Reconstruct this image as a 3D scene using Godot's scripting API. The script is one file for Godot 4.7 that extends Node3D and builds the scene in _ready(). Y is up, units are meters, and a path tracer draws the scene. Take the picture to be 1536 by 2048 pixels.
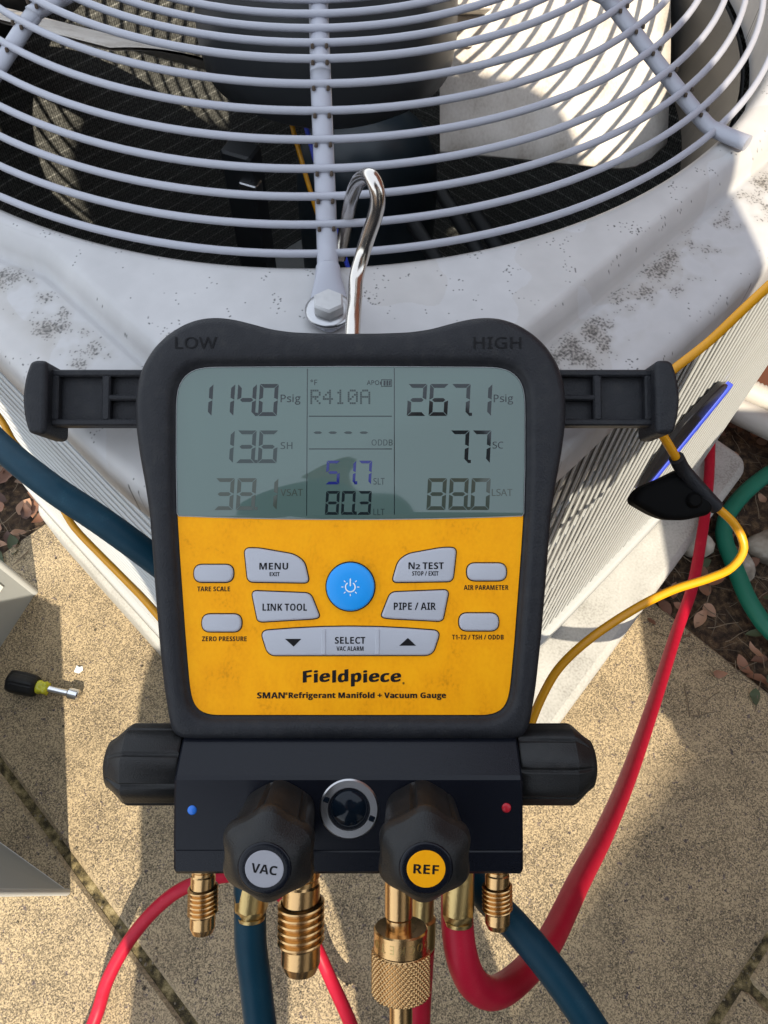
extends Node3D

var ST: Dictionary = {}
var names: Dictionary = {}
var M: Dictionary = {}
var rng := RandomNumberGenerator.new()

# the condenser's own axes: X out of the louvred right face, Z out of the left face
const UX := Vector3(0.729, 0, 0.6845)
const UZ := Vector3(-0.6845, 0, 0.729)
const UC := Vector3(-0.0434, 0, -0.6854)
# the gauge's face: middle, right, up, out
const GO := Vector3(-0.0152, 0.7437, -0.1694)
const GX := Vector3(0.99939, 0.01745, -0.03022)
const GU := Vector3(-0.03485, 0.45369, -0.89048)
const GN := Vector3(-0.00183, 0.89099, 0.45402)
const K := 0.001094          # the gauge head is laid out in its own millimetres


func _ready() -> void:
	rng.seed = 7
	# ---- camera, sky, sun, exposure
	var cam := Camera3D.new()
	cam.name = "camera"
	add_child(cam)
	var fw := Vector3(0, -0.86603, -0.5)
	var up := Vector3(-0.0349, 0.4997, -0.8655)
	cam.position = Vector3(0, 1.05, 0)
	cam.basis = Basis(fw.cross(up).normalized(), up, -fw).orthonormalized()
	cam.fov = 67.2
	cam.near = 0.02
	cam.far = 400.0
	cam.current = true
	var env := Environment.new()
	env.background_mode = Environment.BG_SKY
	env.tonemap_mode = Environment.TONE_MAPPER_LINEAR
	env.tonemap_exposure = 1.45
	env.sdfgi_enabled = true
	env.ssao_enabled = true
	env.ssil_enabled = true
	var sky := Sky.new()
	var sm := ProceduralSkyMaterial.new()
	sm.sky_top_color = Color(0.675, 0.705, 0.75)
	sm.sky_horizon_color = Color(0.84, 0.87, 0.89)
	sm.sky_curve = 0.18
	sm.sky_energy_multiplier = 1.38
	sm.ground_bottom_color = Color(0.28, 0.25, 0.2)
	sm.ground_horizon_color = Color(0.62, 0.63, 0.62)
	sky.sky_material = sm
	env.sky = sky
	var we := WorldEnvironment.new()
	we.name = "world_environment"
	we.environment = env
	add_child(we)
	var sun := DirectionalLight3D.new()
	sun.name = "sun"
	add_child(sun)
	sun.light_energy = 1.6
	sun.light_color = Color(1.0, 0.95, 0.86)
	sun.light_angular_distance = 0.5
	sun.shadow_enabled = true
	sun.look_at_from_position(Vector3(2, 10, 9.8), Vector3(0, 0, 0), Vector3.UP)

	make_materials()
	make_ground()
	make_unit()
	make_gauge()
	make_hoses()
	make_small_things()
	make_litter()
	make_surroundings()
	make_photographer()


# ------------------------------------------------------------------ helpers
func numbered(called: String) -> String:
	if not names.has(called):
		names[called] = 0
		return called
	names[called] += 1
	return "%s_%03d" % [called, names[called]]


func thing(called: String, label: String, category: String, at := Vector3.ZERO, group := "") -> Node3D:
	var o := Node3D.new()
	o.name = numbered(called)
	add_child(o)
	o.position = at
	tag(o, label, category, group)
	return o


func tag(o: Node, label: String, category := "", group := "") -> void:
	o.set_meta("label", label)
	if category != "":
		o.set_meta("category", category)
	if group != "":
		o.set_meta("group", group)


func begin() -> SurfaceTool:
	var s := SurfaceTool.new()
	s.begin(Mesh.PRIMITIVE_TRIANGLES)
	return s


func mesh_of(s: SurfaceTool) -> ArrayMesh:
	s.generate_normals()
	return s.commit()


func put(called: String, m: Mesh, mt: Material, parent: Node) -> MeshInstance3D:
	var o := MeshInstance3D.new()
	o.mesh = m
	o.material_override = mt
	if parent == self:
		o.name = numbered(called)
		add_child(o)
	else:
		o.name = called
		parent.add_child(o, true)
	return o


func obj(called: String, s: SurfaceTool, mt: Material, parent: Node) -> MeshInstance3D:
	return put(called, mesh_of(s), mt, parent)


func tri(s: SurfaceTool, a: Vector3, b: Vector3, c: Vector3) -> void:
	# a, b, c run anticlockwise seen from outside
	s.add_vertex(a)
	s.add_vertex(c)
	s.add_vertex(b)


func quad(s: SurfaceTool, a: Vector3, b: Vector3, c: Vector3, d: Vector3) -> void:
	tri(s, a, b, c)
	tri(s, a, c, d)


func loft(s: SurfaceTool, rings: Array, group := 1, cap0 := true, cap1 := true) -> void:
	s.set_smooth_group(group)
	for i in rings.size() - 1:
		var p: PackedVector3Array = rings[i]
		var q: PackedVector3Array = rings[i + 1]
		var n := p.size()
		for j in n:
			var k := (j + 1) % n
			quad(s, p[j], p[k], q[k], q[j])
	s.set_smooth_group(group + 1)
	if cap1:
		fan_cap(s, rings[-1], false)
	if cap0:
		fan_cap(s, rings[0], true)


func fan_cap(s: SurfaceTool, r: PackedVector3Array, flip: bool) -> void:
	var c := Vector3.ZERO
	for p in r:
		c += p
	c /= r.size()
	for j in r.size():
		var k := (j + 1) % r.size()
		if flip:
			tri(s, c, r[k], r[j])
		else:
			tri(s, c, r[j], r[k])


func circle(c: Vector3, ax: Vector3, ay: Vector3, rx: float, ry: float, n: int) -> PackedVector3Array:
	var r := PackedVector3Array()
	for j in n:
		var t := TAU * j / n
		r.append(c + ax * (cos(t) * rx) + ay * (sin(t) * ry))
	return r


# a swept tube through pts; flat > 0 makes it an oval of width 2*radius and height 2*flat lying level
func tube(s: SurfaceTool, pts: PackedVector3Array, radius: float, n := 12, flat := 0.0, group := 1) -> void:
	var rings := []
	var ref := Vector3.UP
	var last := pts.size() - 1
	for i in pts.size():
		var t := (pts[mini(i + 1, last)] - pts[maxi(i - 1, 0)]).normalized()
		if i == 0 and absf(t.dot(ref)) > 0.95:
			ref = Vector3.RIGHT
		var x := ref.cross(t).normalized()
		if flat <= 0.0:
			ref = t.cross(x).normalized()
		var y := t.cross(x).normalized()
		rings.append(circle(pts[i], x, y, radius, flat if flat > 0.0 else radius, n))
	loft(s, rings, group)


func spline(pts: Array, step := 0.006) -> PackedVector3Array:
	var c := Curve3D.new()
	c.bake_interval = step
	var n := pts.size()
	for i in n:
		var a: Vector3 = pts[maxi(i - 1, 0)]
		var b: Vector3 = pts[mini(i + 1, n - 1)]
		var d := (b - a) / 6.0
		c.add_point(pts[i], -d, d)
	return c.get_baked_points()


# a turned shape: prof holds (radius, height) from bottom to top along axis
func lathe(s: SurfaceTool, o: Vector3, axis: Vector3, prof: Array, n := 32, group := 1, hard := false) -> void:
	axis = axis.normalized()
	var x := axis.cross(Vector3(0.3, 0.1, 0.9)).normalized()
	var y := axis.cross(x)
	var rings := []
	for p in prof:
		rings.append(circle(o + axis * p.y, x, y, maxf(p.x, 0.00005), maxf(p.x, 0.00005), n))
	if hard:
		for i in rings.size() - 1:
			loft(s, [rings[i], rings[i + 1]], group + i * 2, i == 0, i == rings.size() - 2)
	else:
		loft(s, rings, group)


# a box with chamfered edges, b = basis of its axes
func box(s: SurfaceTool, c: Vector3, size: Vector3, bev := 0.0, b := Basis.IDENTITY) -> void:
	var h := size / 2.0
	var rings := []
	var outline := func(z: float, inset: float) -> PackedVector3Array:
		var r := PackedVector3Array()
		var hx := h.x - inset
		var hy := h.y - inset
		var e := maxf(bev, 0.00001)
		for p in [[hx - e, -hy], [hx, -hy + e], [hx, hy - e], [hx - e, hy], [-hx + e, hy], [-hx, hy - e], [-hx, -hy + e], [-hx + e, -hy]]:
			r.append(c + b * Vector3(p[0], p[1], z))
		return r
	if bev > 0.0:
		rings = [outline.call(-h.z, bev), outline.call(-h.z + bev, 0.0), outline.call(h.z - bev, 0.0), outline.call(h.z, bev)]
	else:
		rings = [outline.call(-h.z, 0.0), outline.call(h.z, 0.0)]
	s.set_smooth_group(-1)
	for i in rings.size() - 1:
		var p: PackedVector3Array = rings[i]
		var q: PackedVector3Array = rings[i + 1]
		for j in p.size():
			var k := (j + 1) % p.size()
			quad(s, p[j], p[k], q[k], q[j])
	fan_cap(s, rings[-1], false)
	fan_cap(s, rings[0], true)


func round_poly(pts: Array, rad: float, seg := 5) -> PackedVector2Array:
	var out := PackedVector2Array()
	var n := pts.size()
	for i in n:
		var p: Vector2 = pts[i]
		var a: Vector2 = (pts[(i + n - 1) % n] - p)
		var b: Vector2 = (pts[(i + 1) % n] - p)
		var r := minf(rad, minf(a.length(), b.length()) * 0.48)
		var pa := p + a.normalized() * r
		var pb := p + b.normalized() * r
		for k in seg + 1:
			var t := float(k) / seg
			out.append(pa.lerp(p, t).lerp(p.lerp(pb, t), t))
	if Geometry2D.is_polygon_clockwise(out):
		out.reverse()
	return out


func inset(poly: PackedVector2Array, d: float) -> PackedVector2Array:
	var out := PackedVector2Array()
	var n := poly.size()
	for i in n:
		var e1 := poly[i] - poly[(i + n - 1) % n]
		var e2 := poly[(i + 1) % n] - poly[i]
		if e1.length() < 1e-7:
			e1 = e2
		if e2.length() < 1e-7:
			e2 = e1
		var n1 := Vector2(-e1.y, e1.x).normalized()
		var n2 := Vector2(-e2.y, e2.x).normalized()
		var m := (n1 + n2).normalized()
		out.append(poly[i] + m * (d / maxf(0.5, m.dot(n1))))
	return out


func ring2(poly: PackedVector2Array, z: float) -> PackedVector3Array:
	var r := PackedVector3Array()
	for p in poly:
		r.append(Vector3(p.x, p.y, z))
	return r


# a flat plate of the given outline (anticlockwise), bevelled at its front edge
func plate(s: SurfaceTool, poly: PackedVector2Array, z0: float, z1: float, bev := 0.0, uvk := 0.0) -> void:
	var rings := [ring2(poly, z0)]
	var top := poly
	if bev > 0.0:
		rings.append(ring2(poly, z1 - bev))
		rings.append(ring2(inset(poly, bev * 0.35), z1 - bev * 0.3))
		top = inset(poly, bev)
	rings.append(ring2(top, z1))
	s.set_smooth_group(1)
	for i in rings.size() - 1:
		for j in poly.size():
			var k := (j + 1) % poly.size()
			if i == 0:
				s.set_smooth_group(5)
			else:
				s.set_smooth_group(1)
			quad(s, rings[i][j], rings[i][k], rings[i + 1][k], rings[i + 1][j])
	s.set_smooth_group(1 if bev > 0.0 else 3)
	var idx := Geometry2D.triangulate_polygon(top)
	for i in range(0, idx.size(), 3):
		var a := top[idx[i]]
		var b := top[idx[i + 1]]
		var c := top[idx[i + 2]]
		if (b - a).cross(c - a) < 0:
			var t := b
			b = c
			c = t
		tri(s, Vector3(a.x, a.y, z1), Vector3(b.x, b.y, z1), Vector3(c.x, c.y, z1))


var fonts: Dictionary = {}


func font(kind: String) -> Font:
	if not fonts.has(kind):
		var f := SystemFont.new()
		f.font_names = PackedStringArray(["Droid Serif" if kind == "serif" else "Droid Sans"])
		f.font_weight = 400 if kind == "plain" else 700
		if kind == "italic":
			var v := FontVariation.new()
			v.base_font = f
			v.variation_transform = Transform2D(Vector2(1, 0), Vector2(0.22, 1), Vector2.ZERO)
			fonts[kind] = v
		else:
			fonts[kind] = f
	return fonts[kind]


# lettering whose ink box is w x h, centred at c on the parent's local XY plane
func letters(parent: Node, called: String, text: String, c: Vector3, w: float, h: float, mt: Material, kind := "bold", depth := 0.0002) -> MeshInstance3D:
	var t := TextMesh.new()
	t.text = text
	t.font = font(kind)
	t.font_size = 48
	t.pixel_size = 0.001
	t.depth = 0.004
	t.curve_step = 1.5
	var bb := t.get_aabb()
	var o := put(called, t, mt, parent)
	var sx := w / bb.size.x if w > 0.0 else h / bb.size.y
	var sy := h / bb.size.y if h > 0.0 else sx
	var sz := depth / 0.004
	o.scale = Vector3(sx, sy, sz)
	var mid := bb.get_center()
	o.position = c - Vector3(mid.x * sx, mid.y * sy, -depth * 0.5)
	if kind == "heavy" or kind == "italic":
		# a heavier stroke: the same letters once more, a hair to the side
		var o2 := put(called, t, mt, parent)
		o2.scale = o.scale * Vector3(1, 1, 1.25)
		o2.position = o.position + Vector3(h * 0.045, 0, depth * 0.12)
	return o


# ------------------------------------------------------------------ materials
func lin(r: float, g: float, b: float) -> Color:
	return Color(r, g, b).linear_to_srgb()


func mat(c: Color, rough: float, metal := 0.0, spec := 0.5) -> StandardMaterial3D:
	var m := StandardMaterial3D.new()
	m.albedo_color = c
	m.roughness = rough
	m.metallic = metal
	m.metallic_specular = spec
	return m


func noise(seed_: int, freq: float, kind: int, oct := 1) -> FastNoiseLite:
	var n := FastNoiseLite.new()
	n.seed = seed_
	n.frequency = freq
	n.noise_type = kind
	n.fractal_type = FastNoiseLite.FRACTAL_FBM if oct > 1 else FastNoiseLite.FRACTAL_NONE
	n.fractal_octaves = oct
	return n


func grey(n: FastNoiseLite, size: int) -> PackedByteArray:
	var im := n.get_seamless_image(size, size)
	im.convert(Image.FORMAT_L8)
	return im.get_data()


func tex(size: int, data: PackedByteArray, fmt := Image.FORMAT_RGB8) -> ImageTexture:
	return ImageTexture.create_from_image(Image.create_from_data(size, size, false, fmt, data))


func tri_map(m: StandardMaterial3D, per_metre: float, world := true) -> void:
	m.uv1_triplanar = true
	m.uv1_world_triplanar = world
	m.uv1_scale = Vector3(per_metre, per_metre, per_metre)


# colour = ramp over blended noises; ramp: array of [position, Color(sRGB)]
func ramp_tex(size: int, parts: Array, ramp: Array) -> ImageTexture:
	var layers := []
	for p in parts:
		layers.append(grey(p[0], size))
	var lut := PackedByteArray()
	var g := Gradient.new()
	g.offsets = PackedFloat32Array()
	g.colors = PackedColorArray()
	var offs := PackedFloat32Array()
	var cols := PackedColorArray()
	for r in ramp:
		offs.append(r[0])
		cols.append(r[1])
	g.offsets = offs
	g.colors = cols
	for i in 256:
		var c := g.sample(i / 255.0)
		lut.append_array([c.r8, c.g8, c.b8])
	var out := PackedByteArray()
	out.resize(size * size * 3)
	var n := size * size
	for i in n:
		var v := 0.0
		for k in layers.size():
			v += layers[k][i] * parts[k][1]
		var q := clampi(int(v), 0, 255) * 3
		out[i * 3] = lut[q]
		out[i * 3 + 1] = lut[q + 1]
		out[i * 3 + 2] = lut[q + 2]
	return tex(size, out)


func grain(m: StandardMaterial3D, n: FastNoiseLite, size: int, bump: float, per_metre: float, strength: float) -> void:
	var im := n.get_seamless_image(size, size)
	im.convert(Image.FORMAT_RGBA8)
	im.bump_map_to_normal_map(bump)
	m.normal_enabled = true
	m.normal_texture = ImageTexture.create_from_image(im)
	m.normal_scale = strength
	tri_map(m, per_metre, m.uv1_world_triplanar or not m.uv1_triplanar)


func make_materials() -> void:
	var CEL := FastNoiseLite.TYPE_CELLULAR
	var SIM := FastNoiseLite.TYPE_SIMPLEX_SMOOTH
	# exposed-aggregate concrete: grains of several tones in a sandy matrix, with a few stains
	var size := 1024
	var cell := noise(3, 0.26, CEL)
	cell.cellular_return_type = FastNoiseLite.RETURN_CELL_VALUE
	var grains := grey(cell, size)
	var fine := grey(noise(5, 0.22, SIM, 3), size)
	var broad := grey(noise(9, 0.006, SIM, 4), size)
	var dots := grey(noise(15, 0.035, SIM, 3), size)
	var col := PackedByteArray()
	var hgt := PackedByteArray()
	col.resize(size * size * 3)
	hgt.resize(size * size)
	for i in size * size:
		var g: int = grains[i]
		var f: float = (fine[i] - 128.0) / 128.0
		var b: float = (broad[i] - 128.0) / 128.0
		var v := 0.95 + f * 0.50 + (g - 128.0) / 128.0 * 0.26 + b * 0.12
		var warm := 1.0
		if g > 242 and f < 0.25:
			v *= 0.60
			warm = 0.9
		elif g < 14:
			v *= 1.14
		if dots[i] < 44:
			v *= 0.66
			warm = 0.85
		v = clampf(v, 0.1, 1.2)
		col[i * 3] = clampi(int(154 * v), 0, 255)
		col[i * 3 + 1] = clampi(int(137 * v), 0, 255)
		col[i * 3 + 2] = clampi(int(109 * v / warm), 0, 255)
		hgt[i] = clampi(int(128 + f * 50 + (g - 128) * 0.35), 0, 255)
	M.concrete = mat(Color.WHITE, 0.92)
	M.concrete.albedo_texture = tex(size, col)
	M.concrete.heightmap_enabled = true
	M.concrete.heightmap_texture = tex(size, hgt, Image.FORMAT_L8)
	M.concrete.heightmap_scale = 0.09
	tri_map(M.concrete, 2.0)

	var soil := ramp_tex(512, [[noise(21, 0.05, SIM, 5), 0.7], [noise(22, 0.3, SIM, 2), 0.3]], [[0.2, Color8(38, 30, 24)], [0.5, Color8(74, 58, 44)], [0.7, Color8(104, 84, 62)], [0.9, Color8(140, 116, 88)]])
	M.soil = mat(Color.WHITE, 1.0)
	M.soil.albedo_texture = soil
	M.soil.heightmap_enabled = true
	M.soil.heightmap_texture = soil
	M.soil.heightmap_scale = 0.5
	tri_map(M.soil, 2.5)
	M.moss = mat(Color.WHITE, 1.0)
	M.moss.albedo_texture = ramp_tex(256, [[noise(31, 0.04, SIM, 4), 0.7], [noise(32, 0.4, SIM), 0.3]], [[0.25, Color8(44, 38, 24)], [0.45, Color8(84, 74, 48)], [0.65, Color8(126, 112, 78)], [0.85, Color8(160, 146, 110)]])
	tri_map(M.moss, 6.0)
	M.pad = mat(Color.WHITE, 0.9)
	M.pad.albedo_texture = ramp_tex(512, [[noise(41, 0.012, SIM, 4), 0.5], [noise(42, 0.3, SIM, 2), 0.5]], [[0.15, Color8(136, 134, 128)], [0.45, Color8(172, 171, 166)], [0.8, Color8(188, 187, 183)]])
	tri_map(M.pad, 1.6)
	# painted sheet metal of the condenser
	M.paint = mat(lin(0.50, 0.50, 0.50), 0.42)
	var pt := ramp_tex(256, [[noise(51, 0.02, SIM, 4), 0.6], [noise(52, 0.4, SIM), 0.4]], [[0.0, Color8(168, 168, 168)], [0.5, Color8(186, 186, 186)], [1.0, Color8(194, 194, 194)]])
	M.paint.albedo_color = Color.WHITE
	M.paint.albedo_texture = pt
	tri_map(M.paint, 3.0)
	M.lid = mat(Color.WHITE, 0.42)
	M.lid.albedo_texture = lid_texture()
	M.guard = mat(lin(0.37, 0.38, 0.43), 0.36)
	M.louver = mat(lin(0.44, 0.45, 0.445), 0.42)
	M.coil_out = mat(lin(0.14, 0.135, 0.13), 0.7)
	M.coil = mat(Color.WHITE, 0.55, 0.3)
	M.coil.albedo_texture = coil_texture()
	tri_map(M.coil, 6.0, false)
	M.dark = mat(lin(0.016, 0.018, 0.020), 0.5)
	M.black_paint = mat(lin(0.012, 0.018, 0.024), 0.22)
	M.blade = mat(Color.WHITE, 0.5, 0.1)
	M.blade.albedo_texture = ramp_tex(256, [[noise(61, 0.02, SIM, 5), 0.65], [noise(62, 0.25, SIM, 2), 0.35]], [[0.1, Color8(150, 138, 124)], [0.4, Color8(196, 188, 178)], [0.7, Color8(214, 208, 200)]])
	tri_map(M.blade, 5.0)
	# the gauge
	M.rubber = mat(lin(0.021, 0.023, 0.027), 0.5)
	var dust := ramp_tex(512, [[noise(71, 0.015, SIM, 4), 0.6], [noise(72, 0.5, SIM, 2), 0.4]], [[0.0, Color8(26, 27, 30)], [0.55, Color8(33, 34, 38)], [0.8, Color8(44, 44, 44)], [0.95, Color8(74, 71, 66)]])
	M.rubber.albedo_color = Color.WHITE
	M.rubber.metallic_specular = 0.35
	M.rubber.albedo_texture = dust
	tri_map(M.rubber, 9.0)
	M.knob = mat(lin(0.010, 0.010, 0.010), 0.45, 0.0, 0.4)
	M.knob.rim_enabled = false
	M.anod = mat(lin(0.005, 0.006, 0.010), 0.24, 0.0, 0.35)
	M.orange = mat(Color.WHITE, 0.45, 0.0, 0.25)
	M.orange.albedo_texture = ramp_tex(512, [[noise(81, 0.010, SIM, 5), 0.6], [noise(82, 0.09, SIM, 3), 0.4]], [[0.08, Color8(206, 132, 10)], [0.30, Color8(240, 158, 12)], [0.6, Color8(248, 168, 14)], [0.9, Color8(250, 174, 18)]])
	tri_map(M.orange, 10.0)
	M.key = mat(lin(0.42, 0.43, 0.47), 0.5)
	M.ink = mat(lin(0.006, 0.006, 0.007), 0.6, 0.0, 0.3)
	M.power = mat(lin(0.005, 0.30, 0.80), 0.4)
	M.white = mat(lin(0.8, 0.82, 0.82), 0.5)
	M.lcd = mat(lin(0.080, 0.128, 0.112), 0.05)
	M.lcd.clearcoat_enabled = true
	M.lcd.clearcoat = 0.6
	M.lcd.clearcoat_roughness = 0.02
	M.seg = mat(lin(0.008, 0.014, 0.016), 0.05)
	M.seg_mid = mat(lin(0.026, 0.040, 0.038), 0.05)
	M.seg_faint = mat(lin(0.048, 0.060, 0.046), 0.05)
	M.seg_blue = mat(lin(0.010, 0.016, 0.15), 0.05)
	M.edge = mat(lin(0.4, 0.42, 0.42), 0.3)
	M.label_grey = mat(lin(0.33, 0.33, 0.36), 0.5)
	M.brass = mat(lin(0.62, 0.385, 0.17), 0.26, 1.0)
	M.brass_dull = mat(lin(0.50, 0.36, 0.15), 0.34, 1.0)
	M.steel = mat(lin(0.62, 0.58, 0.53), 0.2, 1.0)
	M.steel_dull = mat(lin(0.45, 0.45, 0.46), 0.3, 1.0)
	M.glass_eye = mat(lin(0.004, 0.008, 0.014), 0.12, 0.0, 0.35)
	M.blue_dot = mat(lin(0.02, 0.16, 0.62), 0.35)
	M.red_dot = mat(lin(0.45, 0.008, 0.02), 0.35)
	# hoses and cables
	M.hose_blue = mat(lin(0.004, 0.034, 0.055), 0.45, 0.0, 0.28)
	M.hose_red = mat(lin(0.46, 0.012, 0.035), 0.45, 0.0, 0.35)
	for q in [["hose_blue", [[0.0, Color8(10, 46, 60)], [0.62, Color8(14, 52, 68)], [0.82, Color8(30, 66, 80)], [0.95, Color8(64, 92, 100)]]], ["hose_red", [[0.0, Color8(160, 18, 42)], [0.6, Color8(176, 22, 48)], [0.82, Color8(186, 44, 62)], [0.95, Color8(200, 92, 100)]]]]:
		M[q[0]].albedo_color = Color.WHITE
		M[q[0]].albedo_texture = ramp_tex(256, [[noise(121, 0.02, SIM, 4), 0.55], [noise(122, 0.35, SIM, 2), 0.45]], q[1])
		tri_map(M[q[0]], 14.0)
	M.hose_green = mat(lin(0.006, 0.16, 0.10), 0.5)
	M.cable = mat(lin(0.70, 0.31, 0.003), 0.4)
	M.clamp = mat(lin(0.004, 0.004, 0.004), 0.7, 0.0, 0.2)
	grain(M.rubber, noise(131, 0.25, SIM, 2), 256, 3.0, 16.0, 0.35)
	M.knob.albedo_color = Color.WHITE
	M.knob.albedo_texture = ramp_tex(256, [[noise(141, 0.02, SIM, 4), 0.6], [noise(142, 0.5, SIM, 2), 0.4]], [[0.0, Color8(22, 22, 22)], [0.6, Color8(28, 28, 28)], [0.85, Color8(44, 42, 40)], [0.95, Color8(70, 66, 60)]])
	grain(M.knob, noise(132, 0.3, SIM, 2), 256, 3.0, 18.0, 0.35)
	grain(M.key, noise(133, 0.3, SIM, 2), 256, 2.0, 22.0, 0.2)
	grain(M.brass, noise(134, 0.08, SIM, 4), 256, 1.5, 30.0, 0.18)
	grain(M.brass_dull, noise(135, 0.08, SIM, 4), 256, 2.0, 30.0, 0.3)
	grain(M.anod, noise(136, 0.4, SIM, 2), 256, 2.0, 20.0, 0.15)
	M.pvc = mat(lin(0.52, 0.49, 0.45), 0.5)
	M.badge = mat(lin(0.006, 0.006, 0.008), 0.3)
	M.badge_blue = mat(lin(0.06, 0.10, 0.72), 0.35)
	M.panel = mat(lin(0.33, 0.345, 0.345), 0.45)
	M.chrome = mat(lin(0.75, 0.75, 0.76), 0.15, 1.0)
	M.yellow_plastic = mat(lin(0.62, 0.60, 0.03), 0.25)
	M.stone = mat(Color.WHITE, 0.9)
	M.stone.albedo_texture = ramp_tex(256, [[noise(91, 0.02, SIM, 4), 1.0]], [[0.2, Color8(120, 112, 100)], [0.8, Color8(190, 182, 170)]])
	tri_map(M.stone, 8.0)


# dirt on the lid: specks everywhere and a grimy strip of grains along the pressed groove
func lid_texture() -> ImageTexture:
	var size := 1536
	var SIM := FastNoiseLite.TYPE_SIMPLEX_SMOOTH
	var fine := noise(101, 0.30, SIM, 2).get_image(size, size)
	fine.convert(Image.FORMAT_L8)
	var mid := noise(102, 0.03, SIM, 3).get_image(size, size)
	mid.convert(Image.FORMAT_L8)
	var broad := noise(103, 0.005, SIM, 3).get_image(size, size)
	broad.convert(Image.FORMAT_L8)
	var a := fine.get_data()
	var b := mid.get_data()
	var c := broad.get_data()
	var out := PackedByteArray()
	out.resize(size * size * 3)
	for y in size:
		var pz := float(y) / size - 0.5
		for x in size:
			var i := y * size + x
			var px := float(x) / size - 0.5
			var f := a[i] / 255.0
			var m := b[i] / 255.0
			var w := c[i] / 255.0
			var v := 0.965 + (m - 0.5) * 0.05 + (w - 0.5) * 0.10
			var warm := 0.0
			# grimy strips of grains lying in the gutter outside the grooves
			var dx := absf(px - 0.3790) if pz > -0.32 and pz < 0.23 else 1.0
			var dz := absf(pz - 0.3790) if px > -0.34 and px < 0.25 else 1.0
			var d := minf(dx, dz)
			var dirt := 0.0
			if d < 0.020:
				dirt = clampf((1.0 - d / 0.020) * 1.6, 0.0, 1.0) * clampf(0.42 + (w - 0.5) * 1.6 + (m - 0.5) * 1.6, 0.0, 1.0)
			if dirt > 0.02:
				var cover := dirt * 0.46
				if f > 1.0 - cover * 0.9:
					v *= 0.42
				elif f > 1.0 - cover * 1.45:
					v *= 0.66
				else:
					v *= 1.0 - 0.16 * dirt
				warm = 0.05 * dirt
			elif f > 0.905 - (m - 0.5) * 0.50:
				v *= 0.34 if f > 0.93 - (m - 0.5) * 0.50 else 0.7
			# dried water marks, faintly darker and warmer
			if w > 0.55:
				v *= 0.972
				warm += 0.02
			v = clampf(v, 0.0, 1.0)
			out[i * 3] = int(190 * v)
			out[i * 3 + 1] = int(189 * v * (1.0 - warm * 0.4))
			out[i * 3 + 2] = int(189 * v * (1.0 - warm))
	return tex(size, out)


# finned coil seen from inside: close vertical fins crossed by tube rows
func coil_texture() -> ImageTexture:
	var size := 512
	var n := grey(noise(111, 0.08, FastNoiseLite.TYPE_SIMPLEX_SMOOTH, 3), size)
	var out := PackedByteArray()
	out.resize(size * size * 3)
	for y in size:
		for x in size:
			var i := y * size + x
			var v := 0.52 + (n[i] - 128.0) / 128.0 * 0.2
			if (x % 8) < 2:
				v *= 0.55
			if (y % 64) < 5:
				v *= 1.45
			elif (y % 16) < 3:
				v *= 0.8
			var q := clampi(int(v * 225), 0, 255)
			out[i * 3] = q
			out[i * 3 + 1] = q
			out[i * 3 + 2] = int(q * 0.97)
	return tex(size, out)


# ------------------------------------------------------------------ ground
func ab(a: float, b: float, y: float) -> Vector3:
	return UX * a + UZ * b + Vector3(0, y, 0)


func slab(a0: float, a1: float, b0: float, b1: float) -> SurfaceTool:
	var s := begin()
	box(s, ab((a0 + a1) / 2, (b0 + b1) / 2, -0.05), Vector3(a1 - a0, 0.1, b1 - b0), 0.004, Basis(UX, Vector3.UP, UZ))
	return s


func make_ground() -> void:
	var s := begin()
	s.set_smooth_group(-1)
	var y := -0.018
	quad(s, Vector3(-150, y, 150), Vector3(150, y, 150), Vector3(150, y, -150), Vector3(-150, y, -150))
	var g := obj("ground", s, M.soil, self)
	g.set_meta("kind", "structure")
	g.set_meta("label", "brown soil round the paving")
	var root := thing("pavement", "sandy aggregate concrete paving slabs with mossy joints", "paving")
	root.remove_meta("category")
	root.set_meta("kind", "structure")
	for r in [[-0.77, 0.323, -0.62, 0.183], [-0.77, 0.323, 0.194, 1.1], [0.334, 1.2, -0.288, 0.183], [0.334, 1.2, -0.95, -0.299], [0.334, 1.2, 0.194, 1.1], [1.214, 2.2, -0.95, 1.1]]:
		obj("paving_slab", slab(r[0], r[1], r[2], r[3]), M.concrete, root)
	# mossy sand in the joints, 5 mm below the slabs
	s = begin()
	s.set_smooth_group(-1)
	quad(s, ab(-0.77, 1.1, -0.005), ab(2.2, 1.1, -0.005), ab(2.2, -0.62, -0.005), ab(-0.77, -0.62, -0.005))
	obj("joint_filling", s, M.moss, root)
	# equipment pad: three visible corners measured, the near one cut off
	s = begin()
	var out := [Vector2(-0.510, -0.549), Vector2(-0.090, -0.153), Vector2(0.130, -0.136), Vector2(0.554, -0.666), Vector2(0.03, -1.16)]
	var poly := round_poly(out, 0.03, 6)
	var rings := []
	for q in [[0.0, 0.0], [0.0, 0.08], [0.003, 0.087], [0.010, 0.090]]:
		var r := PackedVector3Array()
		var pp := inset(poly, q[0])
		for k in pp.size():
			r.append(Vector3(pp[k].x, q[1], pp[k].y))
		r.reverse()
		rings.append(r)
	loft(s, rings, 1, false, true)
	var pad := obj("equipment_pad", s, M.pad, self)
	tag(pad, "pale plastic equipment pad under the condenser unit", "pad")


# ------------------------------------------------------------------ condenser
func ul(w: Vector3) -> Vector3:
	var d := w - UC
	return Vector3(d.dot(UX), w.y, d.dot(UZ))


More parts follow.
